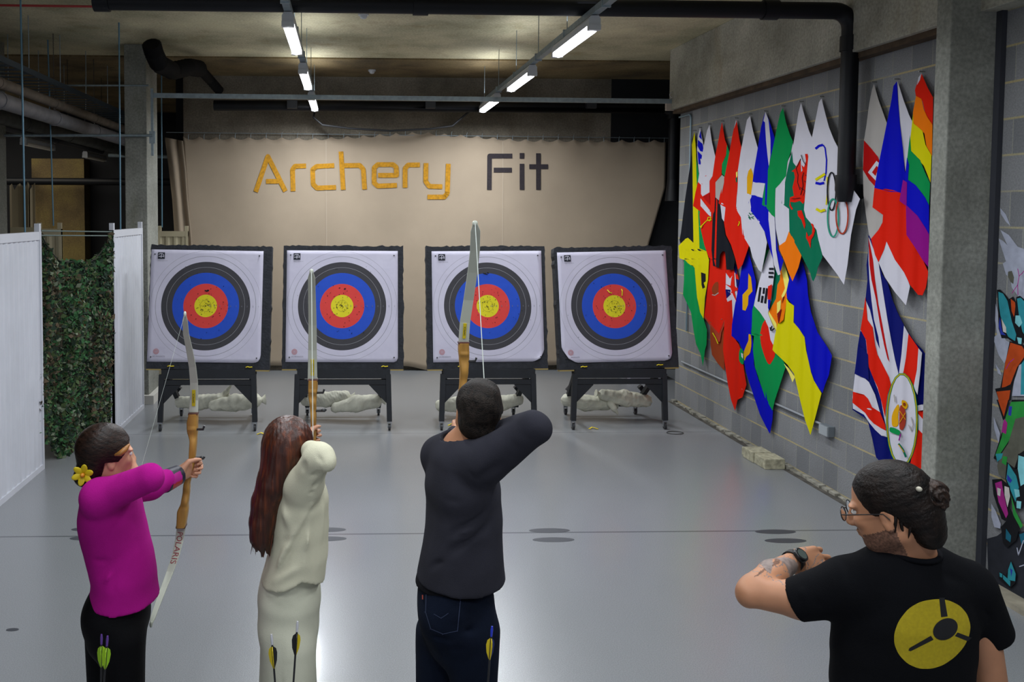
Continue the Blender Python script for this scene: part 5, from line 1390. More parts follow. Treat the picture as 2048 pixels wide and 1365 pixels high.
# ---------------------------------------------------------------- man in the dark jumper
def man():
    Y0 = 3.1; t = empty('person', (W(915, 1200, Y0).x, Y0, 0), 'man with short dark hair in a charcoal jumper and dark jeans drawing a bow', 'person', 'archers')
    F = Field(.02); hc = W(957, 826, 3.06)
    P, M = head(F, hc, (.12, 1, -.03), (.05, 0, 1), 1.0, neck=V3(W(928, 892, 3.1)))
    nb = W(925, 905, 3.1)
    F.cone(V3(W(928, 892, 3.1)), V3(W(925, 930, 3.1)), .06, .10, k=.04)
    F.loft([(W(925, 930, 3.1), .10, .15), (W(926, 1050, 3.1), .115, .14), (W(918, 1170, 3.1), .12, .14)], k=.04)
    e1 = W(1073, 850, 2.88); w1 = W(1003, 862, 3.02); F.chain([W(962, 930, 2.97), e1, w1], [.05, .03, .027])
    e2 = W(903, 895, 3.48); w2 = W(910, 868, 3.70); F.chain([W(885, 912, 3.2), e2, w2], [.055, .042, .028])
    hand(F, w1, (-.75, .45, .05), (-.35, .9, 0), 1, (.8, .9, .9, .9), .95)
    hand(F, w2, (.12, 1, .02), (.9, 0, 0), -1, (1.0, 1.05, 1.1, 1.1), .95)
    # legs inside the jeans
    lg = []
    for (u, Yk, sp) in ((884, 3.19, -.05), (944, 3.01, .04)):
        h_ = V3(W(u, 1250, Yk)); kn = np.array([h_[0]+sp*.5, h_[1]+.01, .49]); an = np.array([h_[0]+sp, h_[1]+.02, .09])
        F.chain([h_, kn, an], [.055, .045, .035]); lg.append((kn, an))
    G = F.grid(.005)
    body = solid('body', *G, M_SKIN2, t)
    eyes(P, M, t)
    # hair
    H = Field(.02); H.ell(P(-.016, 0, .034), (.1, .083, .094), M); H.ell(P(-.05, 0, -.03), (.052, .066, .066), M)
    for sd in (-1, 1): H.ell(P(.0, sd*.062, .0), (.03, .016, .05), M)
    G = H.grid(.004)
    G = cut(G, locut(M, V3(hc), lambda a, b, d: np.maximum(a-.052-.35*(d-.03), -(d+.085))))
    G = cut(G, locut(M, V3(hc), lambda a, b, d: np.minimum(a+.026, -d+.006)))
    G = wrinkle(G, noisy(4, .0035, (60, 60, 60))); solid('hair', *G, mat('dark_hair', '0e0b0a', .6, var=.5, vscale=60, bump=.5, bscale=220, col2='2a221d', spec=.2), t, 1)
    # jumper
    S = Field(.035)
    S.loft([(W(925, 925, 3.1), .118, .165), (W(925, 975, 3.1), .128, .18), (W(927, 1040, 3.1), .130, .165), (W(925, 1100, 3.1), .139, .16), (W(922, 1148, 3.1), .150, .165), (W(922, 1175, 3.1), .151, .165), (W(922, 1225, 3.1), .151, .165)])
    S.cone(V3(W(918, 905, 3.1)), V3(W(880, 912, 3.2)), .07, .062); S.cone(V3(W(932, 905, 3.08)), V3(W(962, 925, 2.97)), .07, .075)
    S.cone(V3(W(962, 928, 2.97)), V3(W(1070, 856, 2.87)), .078, .055); S.cone(V3(W(1068, 852, 2.88)), V3(w1), .054, .038, k=.02)
    S.cone(V3(W(882, 912, 3.2)), V3(e2), .068, .052); S.cone(V3(e2), V3(w2), .05, .034)
    G = S.grid(.006); hem = W(920, 1152, 3.1).z
    G = cut(G, lambda X, Y, Z: hem-Z+.012*np.sin((X+5)*9))
    nc = V3(W(928, 868, 3.07)); G = (G[0], G[1], G[2])
    N_ = Field(.01); N_.ell(W(925, 872, 3.1), (.078, .085, .06)); lo, h, D = G; X, Y, Z = coords(lo, h, D.shape)
    c_ = V3(W(926, 868, 3.1)); nd = np.sqrt(((X-c_[0])/.082)**2+((Y-c_[1])/.09)**2+((Z-c_[2])/.052)**2)-1
    G = (lo, h, np.maximum(D, -nd*.05).astype(np.float32))
    C = lambda a, b_, w_, d: (W(*a), W(*b_), w_, d)
    G = wrinkle(G, creases([C((870, 1130, 2.94), (990, 1040, 2.95), .014, .008), C((865, 1100, 2.94), (985, 1010, 2.94), .012, .006), C((845, 1145, 3.0), (960, 1085, 2.94), .012, .007), C((850, 1000, 2.95), (930, 1005, 2.92), .012, .004), C((900, 900, 2.95), (870, 950, 2.93), .014, .005), C((950, 960, 2.90), (1010, 925, 2.86), .014, .007), C((985, 975, 2.92), (930, 940, 2.9), .012, .004), C((1040, 860, 2.82), (1062, 890, 2.82), .010, .004), C((1020, 880, 2.84), (1035, 905, 2.84), .010, .004), C((880, 930, 2.93), (915, 915, 2.93), .010, .005), C((870, 1075, 2.94), (960, 1060, 2.92), .010, -.004)]))
    G = wrinkle(G, noisy(11, .0035, (22, 22, 14)))
    shirt = solid('jumper', *G, fabric_bump('charcoal_knit', '2d2d35', .18, 500), t)
    # ribbed neckline
    b = MB(); pts = []
    for k in range(25):
        a = 2*math.pi*k/24; pts.append((c_[0]+.079*math.cos(a), c_[1]+.086*math.sin(a), c_[2]-.022+.01*math.sin(a)))
    b.tube(pts, .007, 8); wparent(b.build('neckband', fabric_bump('charcoal_rib', '1d1e24', .1, 600)), t)
    # under-shirt hem, jeans, belt
    U = Field(.02); U.loft([(W(917, 1140, 3.1), .138, .15), (W(905, 1172, 3.1), .137, .148)]); G = U.grid(.006); G = cut(G, lambda X, Y, Z: W(905, 1168, 3.1).z-Z)
    solid('undershirt', *G, fabric_bump('black_cotton', '131318', .1, 500), t)
    J = Field(.03); J.loft([(W(907, 1152, 3.1), .122, .145), (W(911, 1195, 3.1), .134, .165), (W(917, 1245, 3.1), .135, .17), (W(919, 1275, 3.1), .115, .14)])
    J.ell(W(880, 1235, 3.05), (.075, .10, .085), k=.04)
    for (kn, an), u, Yk in zip(lg, (884, 944), (3.19, 3.01)):
        J.chain([W(u, 1265, Yk), kn, (an[0], an[1], .06)], [.098, .072, .062])
    G = J.grid(.006); G = cut(G, lambda X, Y, Z: Z-W(905, 1163, 3.1).z); G = cut(G, lambda X, Y, Z: .04-Z)
    G = wrinkle(G, creases([C((885, 1270, 2.98), (975, 1255, 2.9), .012, .007), C((860, 1290, 3.05), (930, 1300, 2.9), .012, .006), C((905, 1330, 2.9), (980, 1320, 2.9), .012, .006), C((884, 1280, 2.95), (884, 1500, 2.95), .014, .014), C((850, 1262, 3.0), (905, 1285, 2.92), .01, .006)]))
    G = wrinkle(G, noisy(5, .003, (16, 16, 14))); jeans = solid('jeans', *G, M_DENIM, t)
    mk = lambda p, w_: [(0, q) for q in stroke_polys(p, w_)]
    decal(jeans, mk([(853, 1183), (852, 1225), (862, 1258), (886, 1268), (915, 1262), (920, 1205), (921, 1190), (853, 1183)], 1.6)+mk([(842, 1176), (975, 1190)], 1.4)+mk([(870, 1228), (884, 1236), (898, 1226)], 1.2)+[(1, [(849, 1191), (851, 1191), (851, 1200), (849, 1200)]), (2, ring(947, 1188, 2.5, 2.5, 8)[:-1])], [mat('denim_stitch', '26304a', .9), mat('red_label', 'a34030', .8), mat('copper_rivet', 'a0602a', .4, metal=.6)], 'stitching', jeans)
    shoes(t, lg, (.6, .8, 0), M_SHOE, M_SHOE)
    b = MB(); q_ = W(976, 1163, 2.98); b.tube([q_, q_+Vector((.004, -.01, -.012)), q_+Vector((.006, 0, -.03))], .005, 6); wparent(b.build('belt_clip', M_CMET), t)
    return W(974, 862, 3.1)
nock = man()
up = [W(950, 447, 3.52), W(951, 462, 3.54), W(950, 500, 3.60), W(945, 545, 3.66), W(937, 600, 3.72), W(930, 645, 3.75), W(927, 688, 3.77)]
low = [W(945, 1165, 3.52), W(945, 1150, 3.55), W(941, 1110, 3.62), W(936, 1060, 3.69), W(932, 1010, 3.74), W(930, 965, 3.77), W(930, 930, 3.77)]
ris = ([W(927, 686, 3.77), W(927, 700, 3.77), W(928, 715, 3.77), W(928, 745, 3.77), W(925, 775, 3.77), W(922, 800, 3.77), W(924, 840, 3.78), W(926, 880, 3.78), W(928, 905, 3.77), W(929, 930, 3.77)], [.045, .047, .045, .036, .030, .026, .026, .030, .044, .040])
bow('white limbed wooden bow held by the man in the charcoal jumper', up, ris, low, (.040, .046), nock, tagseg=(W(931, 650, 3.70), W(928, 680, 3.72)))

# ---------------------------------------------------------------- woman with long red hair
def woman():
    Y0 = 3.1; t = empty('person', (W(590, 1200, Y0).x, Y0, 0), 'woman with very long straight auburn hair in a cream top and cream trousers', 'person', 'archers')
    F = Field(.02); hc = W(580, 901, 3.08)
    P, M = head(F, hc, (.45, .9, -.02), (0, 0, 1), .93, neck=V3(W(585, 945, 3.1)))
    F.loft([(W(592, 965, 3.1), .06, .11), (W(600, 1040, 3.1), .08, .12), (W(590, 1150, 3.1), .07, .08)], k=.04)
    e1 = W(646, 922, 2.885); w1 = W(612, 902, 3.0); F.chain([W(607, 965, 2.97), e1, w1], [.04, .022, .022])
    e2 = W(606, 918, 3.42); w2 = W(614, 884, 3.68); F.chain([W(592, 955, 3.2), e2, w2], [.045, .034, .025])
    hand(F, w1, (-.8, .5, .1), (-.3, .9, 0), 1, .9, .88); hand(F, w2, (.05, 1, -.03), (1, 0, 0), -1, (1.25, 1.35, 1.4, 1.4), .9, spread=.05)
    lg = []
    for (u, Yk, sp) in ((566, 3.18, -.03), (592, 3.02, .03)):
        h_ = V3(W(u, 1250, Yk)); kn = np.array([h_[0]+sp*.5, h_[1], .47]); an = np.array([h_[0]+sp, h_[1], .09]); F.chain([h_, kn, an], [.045, .04, .033]); lg.append((kn, an))
    solid('body', *F.grid(.005), M_SKIN, t); eyes(P, M, t, .93)
    H = Field(.025); H.ell(P(-.018, 0, .032), (.1, .088, .098), M)
    pts = [(576, 884, .074, .085, 3.06), (572, 905, .074, .082, 3.05), (562, 935, .066, .075, 3.04), (548, 968, .056, .066, 3.03), (533, 1005, .048, .056, 3.03), (526, 1045, .043, .05, 3.03), (524, 1075, .037, .045, 3.03), (529, 1108, .020, .035, 3.03)]
    H.loft([(W(u, v, Y), a, b_) for u, v, a, b_, Y in pts], k=.03)
    G = H.grid(.0045); G = cut(G, locut(M, V3(hc), lambda a, b, d: np.minimum(a-.045, d-.07)*1.0 if False else np.minimum(a-.03-.5*np.maximum(d-.02, 0), .09-np.abs(d+.01)), .93))
    zt = W(529, 1104, 3.03).z; G = cut(G, lambda X, Y, Z: zt-Z+.014*np.sin(X*260)+.008*np.sin(X*611)+.25*(-(X-W(529, 1104, 3.03).x)))
    G = wrinkle(G, lambda X, Y, Z: .0008*np.sin((X-.12*Z)*520+Y*90)+.0007*np.sin((X-.12*Z)*210-Y*240))
    m, N, L, bs = nodes_of('auburn_hair', .42)
    tc = N.new('ShaderNodeTexCoord'); n1 = noise(N, L, tc.outputs['Object'], 70, 4, .6, (1, 1, .05)); n2 = noise(N, L, tc.outputs['Object'], 6, 3)
    c = ramp(N, L, n1, [(.3, '2a0e05'), (.55, '4e210e'), (.75, '86401a')]); c = mix(N, L, .5, c, ramp(N, L, n2, [(.3, '3c3c3c'), (.7, 'a8a8a8')]), 'OVERLAY')
    L.new(c, bs.inputs['Base Color']); bumpto(N, L, bs, n1, .6, .006); bs.inputs['Anisotropic'].default_value = .5
    hair = solid('hair', *G, m, t, 1)
    rr = random.Random(2)   # fine loose strands at the ends
    b = MB()
    for k in range(46):
        u = rr.uniform(501, 543); v = rr.uniform(1000, 1075); Y = rr.uniform(2.985, 3.06)
        b.tube([W(u+4, v, Y), W(u+1, v+22, Y), W(u+rr.uniform(-2, 4), v+rr.uniform(30, 46), Y)], [.002, .0016, .0004], 5)
    o = b.build('loose_strands', m); wparent(o, t)
    S = Field(.035)
    S.loft([(W(600, 968, 3.1), .078, .145), (W(603, 1000, 3.1), .090, .155), (W(601, 1050, 3.1), .096, .15), (W(598, 1100, 3.1), .101, .15), (W(588, 1150, 3.1), .107, .155), (W(582, 1190, 3.1), .110, .16), (W(582, 1240, 3.1), .110, .16)])
    S.cone(V3(W(598, 958, 3.08)), V3(W(612, 968, 2.98)), .055, .062)
    S.chain([W(606, 974, 2.98), W(634, 920, 2.9)], [.062, .047], k=.035); S.chain([W(636, 917, 2.89), W(654, 926, 2.86)], [.042, .032], k=.02); S.cone(V3(W(646, 912, 2.88)), V3(W(622, 902, 2.98)), .037, .036, k=.02)
    S.cone(V3(W(590, 953, 3.15)), V3(W(592, 955, 3.2)), .06, .06); S.chain([W(592, 955, 3.2), e2, w2], [.06, .046, .032])
    G = S.grid(.0055); xl, xm, xr = W(520, 0, 3.0).x, W(604, 0, 3.0).x, W(645, 0, 3.0).x; zl, zm, zr = W(520, 1178, 3.0).z, W(604, 1155, 3.0).z, W(645, 1174, 3.0).z
    def hemf(X, Y, Z):
        zz = np.where(X < xm, zl+(zm-zl)*np.clip((X-xl)/(xm-xl), 0, 1)**2.2, zm+(zr-zm)*np.clip((X-xm)/(xr-xm), 0, 1)**1.2); return zz-Z
    G = cut(G, hemf)
    C = lambda a, b_, w_, d: (W(*a), W(*b_), w_, d)
    G = wrinkle(G, creases([C((630, 1000, 2.93), (535, 1165, 2.96), .014, -.011), C((628, 1010, 2.93), (560, 1150, 2.95), .012, .009), C((632, 1000, 2.93), (605, 1160, 2.93), .016, -.009), C((636, 1010, 2.95), (632, 1150, 2.97), .014, .007), C((588, 948, 2.94), (634, 997, 2.90), .006, .006), C((555, 1090, 2.96), (600, 1075, 2.93), .014, .006), C((560, 1010, 2.96), (580, 1070, 2.93), .02, -.005), C((612, 930, 2.84), (622, 905, 2.84), .008, .004), C((603, 945, 2.88), (612, 922, 2.86), .008, .006), C((612, 955, 2.90), (646, 940, 2.85), .008, .006), C((618, 975, 2.92), (644, 962, 2.88), .008, .005), C((628, 900, 2.87), (648, 930, 2.83), .007, .004), C((648, 1000, 3.0), (654, 1090, 3.0), .014, -.005), C((540, 1170, 2.97), (600, 1135, 2.93), .012, -.006)]))
    G = wrinkle(G, noisy(3, .003, (20, 20, 10)))
    solid('top', *G, fabric_bump('cream_jersey', 'cfccb4', .06, 450), t)
    T_ = Field(.03); T_.loft([(W(585, 1120, 3.1), .088, .11), (W(580, 1160, 3.1), .096, .125), (W(578, 1195, 3.1), .106, .14), (W(576, 1250, 3.1), .104, .15), (W(574, 1365, 3.1), .094, .15)])
    for (kn, an), u, Yk in zip(lg, (566, 582), (3.17, 3.03)): T_.chain([W(u, 1300, Yk), (kn[0], kn[1], .5), (an[0], an[1], .05)], [.085, .08, .095])
    G = T_.grid(.006); G = cut(G, lambda X, Y, Z: .03-Z); G = cut(G, lambda X, Y, Z: Z-W(580, 1135, 3.1).z)
    G = wrinkle(G, creases([C((525, 1200, 2.95), (600, 1225, 2.93), .016, .006), C((528, 1220, 2.95), (530, 1360, 2.96), .012, .007), C((560, 1240, 2.93), (556, 1365, 2.93), .016, .004), C((620, 1200, 2.97), (590, 1240, 2.93), .014, .005)])); G = wrinkle(G, noisy(9, .003, (14, 14, 6)))
    solid('trousers', *G, fabric_bump('cream_trouser_cloth', 'd0d0bc', .05, 450), t)
    shoes(t, lg, (.6, .8, 0), mat('pale_shoe', 'a8a49a', .6), M_SHOE)
    return W(626, 890, 3.20)
nock = woman()
up = [W(623, 544, 3.50), W(623, 556, 3.52), W(624, 600, 3.60), W(625, 650, 3.67), W(625, 700, 3.72), W(625, 735, 3.74), W(625, 762, 3.75)]
low = [W(640, 1120, 3.50), W(640, 1105, 3.53), W(637, 1070, 3.62), W(634, 1035, 3.68), W(632, 1010, 3.72), W(630, 985, 3.75), W(629, 965, 3.75)]
ris = ([W(626, 760, 3.75), W(626, 775, 3.75), W(625, 790, 3.75), W(626, 808, 3.75), W(627, 830, 3.75), W(627, 862, 3.76), W(627, 885, 3.76), W(627, 905, 3.76), W(628, 930, 3.75), W(629, 962, 3.75)], [.040, .042, .038, .030, .026, .025, .025, .028, .038, .036])
bow('white limbed wooden bow held by the woman with auburn hair', up, ris, low, (.030, .042), nock, tagseg=(W(628, 720, 3.72), W(628, 752, 3.735)))

# ---------------------------------------------------------------- girl in pink
def girl():
    Y0 = 3.12; t = empty('person', (W(235, 1200, Y0).x, Y0, 0), 'girl in a bright pink top and black leggings with a yellow flower in her hair', 'person', 'archers')
    F = Field(.02); hc = W(216, 909, 3.1)
    P, M = head(F, hc, (.86, .5, -.06), (.03, 0, 1), .9, neck=V3(W(208, 968, 3.12)))
    F.loft([(W(210, 985, 3.12), .06, .11), (W(225, 1060, 3.12), .085, .12), (W(243, 1160, 3.12), .08, .10)], k=.04)
    e1 = W(299, 957, 2.95); w1 = W(272, 960, 3.12); F.chain([W(198, 998, 2.98), e1, w1], [.042, .034, .026])
    e2 = W(303, 973, 3.38); w2 = W(357, 950, 3.50); F.chain([W(232, 990, 3.28), e2, w2], [.045, .034, .024])
    hand(F, w1, (-.5, .2, .6), (0, .9, 0), 1, .8, .85); hand(F, w2, (.5, .85, .1), (.8, -.5, -.1), -1, (1.25, 1.35, 1.4, 1.4), .9, spread=.05)
    lg = []
    for (u, Yk, sp) in ((215, 3.18, -.02), (246, 3.05, .03)):
        h_ = V3(W(u, 1250, Yk)); kn = np.array([h_[0]+sp*.5, h_[1], .46]); an = np.array([h_[0]+sp, h_[1], .09]); F.chain([h_, kn, an], [.045, .042, .034]); lg.append((kn, an))
    solid('body', *F.grid(.005), M_SKIN, t); eyes(P, M, t, .95)
    H = Field(.02); H.ell(P(-.022, 0, .030), (.098, .08, .088), M); H.ell(P(-.06, 0, -.035), (.05, .062, .065), M); H.ell(P(-.08, .0, -.08), (.045, .045, .04), M)
    for sd in (-1, 1): H.ell(P(.02, sd*.055, .02), (.045, .028, .045), M)
    G = H.grid(.004)
    G = cut(G, locut(M, V3(hc), lambda a, b, d: np.minimum(a-.028-.8*(d-.0), .16-d), .95))
    G = cut(G, locut(M, V3(hc), lambda a, b, d: np.minimum(a+.03, -d-.012), .95))
    G = wrinkle(G, lambda X, Y, Z: .0005*np.sin(Z*400+X*240))
    hm = mat('dark_brown_hair', '120b08', .42, var=.5, vscale=50, bump=.25, bscale=120, stretch=(1, 1, 2.5), col2='2c1c15', spec=.2); solid('hair', *G, hm, t, 1)
    b = MB(); s0 = W(236, 912, 3.0)
    pp_ = [W(258, 890, 3.04), W(250, 900, 3.0), W(240, 908, 2.99), W(230, 911, 2.995)]
    b.tube(pp_, [.004, .010, .010, .004], 8); wparent(b.build('lighter_hair_strand', mat('golden_brown_hair', '8a5a24', .5, var=.3, vscale=60)), t)
    B_ = Field(.01); bc = W(168, 942, 3.07); B_.ell(bc, (.026, .03, .024)); B_.cone(V3(bc), V3(W(180, 932, 3.08)), .016, .022); G = wrinkle(B_.grid(.003), noisy(8, .003, (120, 120, 120))); solid('hair_bun', *G, hm, t, 1)
    fl = MB(); fc_ = W(167, 949, 3.02)
    for k in range(6):
        a = k*math.pi/3+.3; r_ = .021; dv = Vector((math.cos(a), -.35, math.sin(a))).normalized()
        RM = Matrix((dv, Vector((-math.sin(a), 0, math.cos(a))), dv.cross(Vector((-math.sin(a), 0, math.cos(a)))))).transposed()
        fl.ell(fc_+dv*r_, (.021, .012, .0035), 12, 8, 0, RM)
    fl.ell(fc_+Vector((0, -.012, 0)), (.008, .012, .008), 10, 6, 1)
    wparent(fl.build('yellow_flower', [mat('yellow_petal', 'cdb60a', .5), mat('orange_heart', 'c07a10', .5)]), t)
    b = MB(); b.ell(W(172, 940, 3.05), (.012, .014, .018), 10, 8); wparent(b.build('hair_tie', M_CAST), t)
    S = Field(.03)
    S.loft([(W(214, 992, 3.12), .082, .14), (W(220, 1015, 3.12), .098, .15), (W(224, 1045, 3.12), .106, .14), (W(233, 1080, 3.12), .109, .135), (W(243, 1120, 3.12), .112, .135), (W(249, 1155, 3.12), .108, .14), (W(248, 1205, 3.12), .119, .15), (W(248, 1260, 3.12), .119, .15)])
    S.cone(V3(W(210, 966, 3.12)), V3(W(211, 985, 3.12)), .056, .075)
    S.chain([W(198, 996, 2.99), W(299, 957, 2.95)], [.062, .047]); S.cone(V3(W(300, 957, 2.95)), V3(w1), .044, .034, k=.015); S.cone(V3(W(206, 985, 3.1)), V3(W(197, 996, 2.99)), .06, .062)
    S.chain([W(228, 990, 3.26), W(303, 973, 3.38), W(330, 962, 3.44)], [.062, .046, .036]); S.cone(V3(W(330, 962, 3.44)), V3(w2), .035, .029)
    G = S.grid(.0055); hz = W(247, 1199, 3.12).z; xh = W(247, 1199, 3.12).x
    G = cut(G, lambda X, Y, Z: hz-Z+.09*np.maximum(X-xh, 0)+.03*np.maximum(xh-X, 0))
    c_ = V3(W(209, 957, 3.115)); lo, h, D = G; X, Y, Z = coords(lo, h, D.shape); nd = np.sqrt(((X-c_[0])/.058)**2+((Y-c_[1])/.06)**2+((Z-c_[2])/.03)**2)-1
    G = (lo, h, np.maximum(D, -nd*.04).astype(np.float32))
    C = lambda a, b_, w_, d: (W(*a), W(*b_), w_, d)
    G = wrinkle(G, creases([C((258, 1010, 2.98), (275, 1060, 3.0), .010, .008), C((268, 1000, 3.0), (288, 1040, 3.04), .010, .006), C((190, 1160, 2.98), (240, 1110, 2.97), .012, .007), C((200, 1175, 2.97), (230, 1140, 2.97), .010, -.005), C((185, 1120, 3.0), (220, 1125, 2.97), .010, .004), C((170, 1030, 3.0), (200, 1035, 2.96), .012, .004), C((285, 975, 2.93), (310, 985, 2.95), .010, .005), C((228, 1130, 2.97), (226, 1195, 2.97), .010, .004)]))
    G = wrinkle(G, noisy(21, .0028, (20, 20, 12)))
    top = solid('pink_top', *G, fabric_bump('magenta_knit', 'a3147e', .14, 450), t)
    A = Field(.008); p1 = V3(W(328, 964, 3.44)); p2 = V3(W(358, 950, 3.50)); A.cone(p1, p2, .046, .039); G = A.grid(.0035); d = (p2-p1)/np.linalg.norm(p2-p1)
    G = cut(G, lambda X, Y, Z: np.maximum(-((X-p1[0])*d[0]+(Y-p1[1])*d[1]+(Z-p1[2])*d[2])-.004, ((X-p1[0])*d[0]+(Y-p1[1])*d[1]+(Z-p1[2])*d[2])-np.linalg.norm(p2-p1)-.004))
    L_A = float(np.linalg.norm(p2-p1))
    def pf(c):
        tt = ((c-p1)@d)/L_A; low_ = (c-p1)[:, 2]-(d[2]*tt*L_A) 
        return np.where((tt < .13) | (tt > .80), 0, np.where(low_ < -.006, 1, np.where(low_ > .028, 0, 2)))
    solid('arm_guard', *G, [mat('guard_black', '15152a', .5), mat('guard_red', 'b01820', .4), mat('magenta_under_guard', 'a3147e', .9)], t, 1, pf)
    Q = Field(.03); Q.loft([(W(242, 1182, 3.12), .10, .125), (W(234, 1225, 3.12), .113, .15), (W(232, 1262, 3.12), .106, .145)])
    Q.ell(W(210, 1235, 3.1), (.072, .11, .08), k=.03)
    for (kn, an), u, Yk in zip(lg, (214, 244), (3.2, 3.04)): Q.chain([W(u, 1280, Yk), kn, (an[0], an[1], .05)], [.082, .056, .040])
    G = Q.grid(.006); G = cut(G, lambda X, Y, Z: .04-Z); G = wrinkle(G, noisy(6, .002, (14, 14, 10)))
    solid('leggings', *G, M_BLACKF, t)
    shoes(t, lg, (.9, .4, 0), M_SHOE, M_SHOE)
    return W(276, 958, 3.14)
nock = girl()
up = [W(370, 629, 3.30), W(370, 642, 3.32), W(372, 668, 3.38), W(379, 701, 3.45), W(385, 734, 3.51), W(388, 765, 3.55), W(388, 800, 3.57), W(387, 826, 3.57)]
low = [W(302, 1250, 3.25), W(306, 1236, 3.28), W(316, 1208, 3.34), W(328, 1176, 3.41), W(340, 1145, 3.47), W(352, 1110, 3.52), W(359, 1080, 3.56), W(363, 1052, 3.57)]
ris = ([W(387, 827, 3.57), W(385, 845, 3.57), W(385, 862, 3.57), W(387, 882, 3.57), W(384, 925, 3.57), W(379, 948, 3.57), W(374, 968, 3.57), W(373, 985, 3.57), W(370, 1005, 3.57), W(366, 1022, 3.57), W(363, 1052, 3.57)], [.036, .044, .042, .028, .028, .026, .026, .029, .030, .044, .038])
bow('white limbed wooden bow with red lettering, held by the girl in pink', up, ris, low, (.020, .038), nock, strs=.0005, tagseg=(W(388, 780, 3.56), W(388, 812, 3.57)), ink=('POLARIS', W(357, 1075, 3.5), W(346, 1135, 3.46), .034), side=(1, 0, .12))

# ---------------------------------------------------------------- instructor
def instructor():
    Y0 = 2.34; t = empty('person', (W(1805, 1200, Y0).x, Y0, 0), 'man in a black T-shirt with a yellow emblem, hair in a bun, checking his watch', 'person')
    F = Field(.02); hc = W(1779, 1016, 2.33)
    P, M = head(F, hc, (-.72, .64, -.30), (-.2, .15, 1), 1.04, neck=V3(W(1815, 1095, 2.34)))
    F.cone(V3(W(1815, 1090, 2.34)), V3(W(1812, 1150, 2.34)), .06, .09, k=.03)
    F.loft([(W(1810, 1170, Y0), .15, .09), (W(1808, 1280, Y0), .17, .10), (W(1804, 1400, Y0), .16, .10)], k=.04)
    e1 = W(1503, 1186, 2.45); w1 = W(1586, 1123, 2.60)
    F.cone(V3(W(1690, 1185, Y0)), V3(W(1600, 1200, 2.40)), .062, .052); F.cone(V3(W(1600, 1200, 2.40)), V3(e1), .052, .041); F.ell(W(1494, 1190, 2.44), (.028, .032, .034), k=.02)
    F.cone(V3(W(1512, 1175, 2.46)), V3(W(1545, 1150, 2.52)), .042, .040); F.cone(V3(W(1545, 1150, 2.52)), V3(w1), .040, .027)
    hand(F, w1, (.92, .18, -.08), (.05, .78, -.62), -1, (.3, .35, .42, .5), 1.1, spread=.12)
    e2 = W(1985, 1395, 2.36); w2 = W(1975, 1585, 2.45); F.chain([W(1940, 1190, Y0), e2, w2], [.06, .043, .028])
    hand(F, w2, (-.05, .12, -1), (-1, 0, 0), 1, (.3, .35, .4, .45), 1.0)
    lg = []
    for sx in (-1, 1):
        h_ = np.array([W(1805, 1300, Y0).x+sx*.09, Y0, .90]); kn = np.array([h_[0]+sx*.02, Y0+.01, .49]); an = np.array([h_[0]+sx*.04, Y0, .09]); F.chain([h_, kn, an], [.08, .055, .038]); lg.append((kn, an))
    G = F.grid(.004)
    f_, l_, u_ = M; hcv = V3(hc); pw = V3(w1); pe = V3(e1); da = (pw-pe); La = float(np.linalg.norm(da)); da = da/La
    nz = noisy(13, 1.0, (38, 38, 38)); nz2 = noisy(17, 1.0, (70, 70, 70))
    def pf(c):
        q_ = c-hcv; a, b_, d_ = q_@f_, q_@l_, q_@u_
        beard = (d_ < -.048-.25*(a-.03)) & (a > -.015) & (d_ > -.135) & ~((a > .08) & (d_ > -.07) & (np.abs(b_) < .03)) | ((d_ < -.042) & (d_ > -.05) & (a > .085) & (np.abs(b_) < .025))
        r = np.where(beard, 1, 0)
        ta = ((c-pe)@da); dist = np.linalg.norm((c-pe)-ta[:, None]*da, axis=1)
        on = (ta > .03) & (ta < La+.12) & (dist < .10) & (c[:, 0] < pw[0]+.13)
        v = nz(c[:, 0], c[:, 1], c[:, 2]); v2 = nz2(c[:, 0], c[:, 1], c[:, 2])
        tat = on & ((ta < La) & ((v > .55) | (np.abs(v2) < .09)) | (ta >= La) & (ta < La+.085) & (np.abs(v2) < .12))
        return np.where(tat, 2, r)
    solid('body', *G, [M_SKIN2, mat('beard_stubble', '6e4e3e', .8, var=.5, vscale=160), mat('tattoo_ink', '80706a', .6, var=.35, vscale=50)], t, 2, pf)
    eyes(P, M, t)
    # swept back hair with bun
    H = Field(.02); H.ell(P(-.02, 0, .034), (.104, .086, .096), M); H.ell(P(-.07, 0, -.02), (.055, .07, .07), M); H.ell(P(-.075, .0, -.07), (.04, .058, .045), M)
    G = H.grid(.0035)
    G = cut(G, locut(M, hcv, lambda a, b, d: np.minimum(a-.035-.55*(d-.0), .2-d)))
    G = cut(G, locut(M, hcv, lambda a, b, d: np.minimum(a+.028, -d-.005)))
    G = wrinkle(G, locut(M, hcv, lambda a, b, d: .0005*np.sin(d*330+b*120+3*np.sin(a*14))+.0005*np.sin(d*610-a*90+b*160)))
    hm = mat('black_brown_hair', '080606', .5, var=.5, vscale=30, bump=.4, bscale=140, col2='201713', spec=.2); solid('hair', *G, hm, t, 1)
    B_ = Field(.012); bc = V3(W(1864, 989, 2.265)); B_.ell(bc, (.040, .040, .043)); B_.cone(bc, V3(W(1838, 985, 2.28)), .026, .020); B_.ell(W(1872, 1003, 2.27), (.024, .03, .026)); B_.ell(W(1850, 1003, 2.26), (.02, .026, .022))
    G = wrinkle(B_.grid(.003), lambda X, Y, Z: .0026*np.sin(np.sqrt((X-bc[0])**2+(Z-bc[2])**2)*420+np.arctan2(Z-bc[2], X-bc[0])*2)+.0015*np.sin(X*300+Z*250))
    solid('hair_bun', *G, mat('brown_bun_hair', '140d0b', .45, var=.5, vscale=40, bump=.5, bscale=150, col2='3c2a20', spec=.3), t, 1)
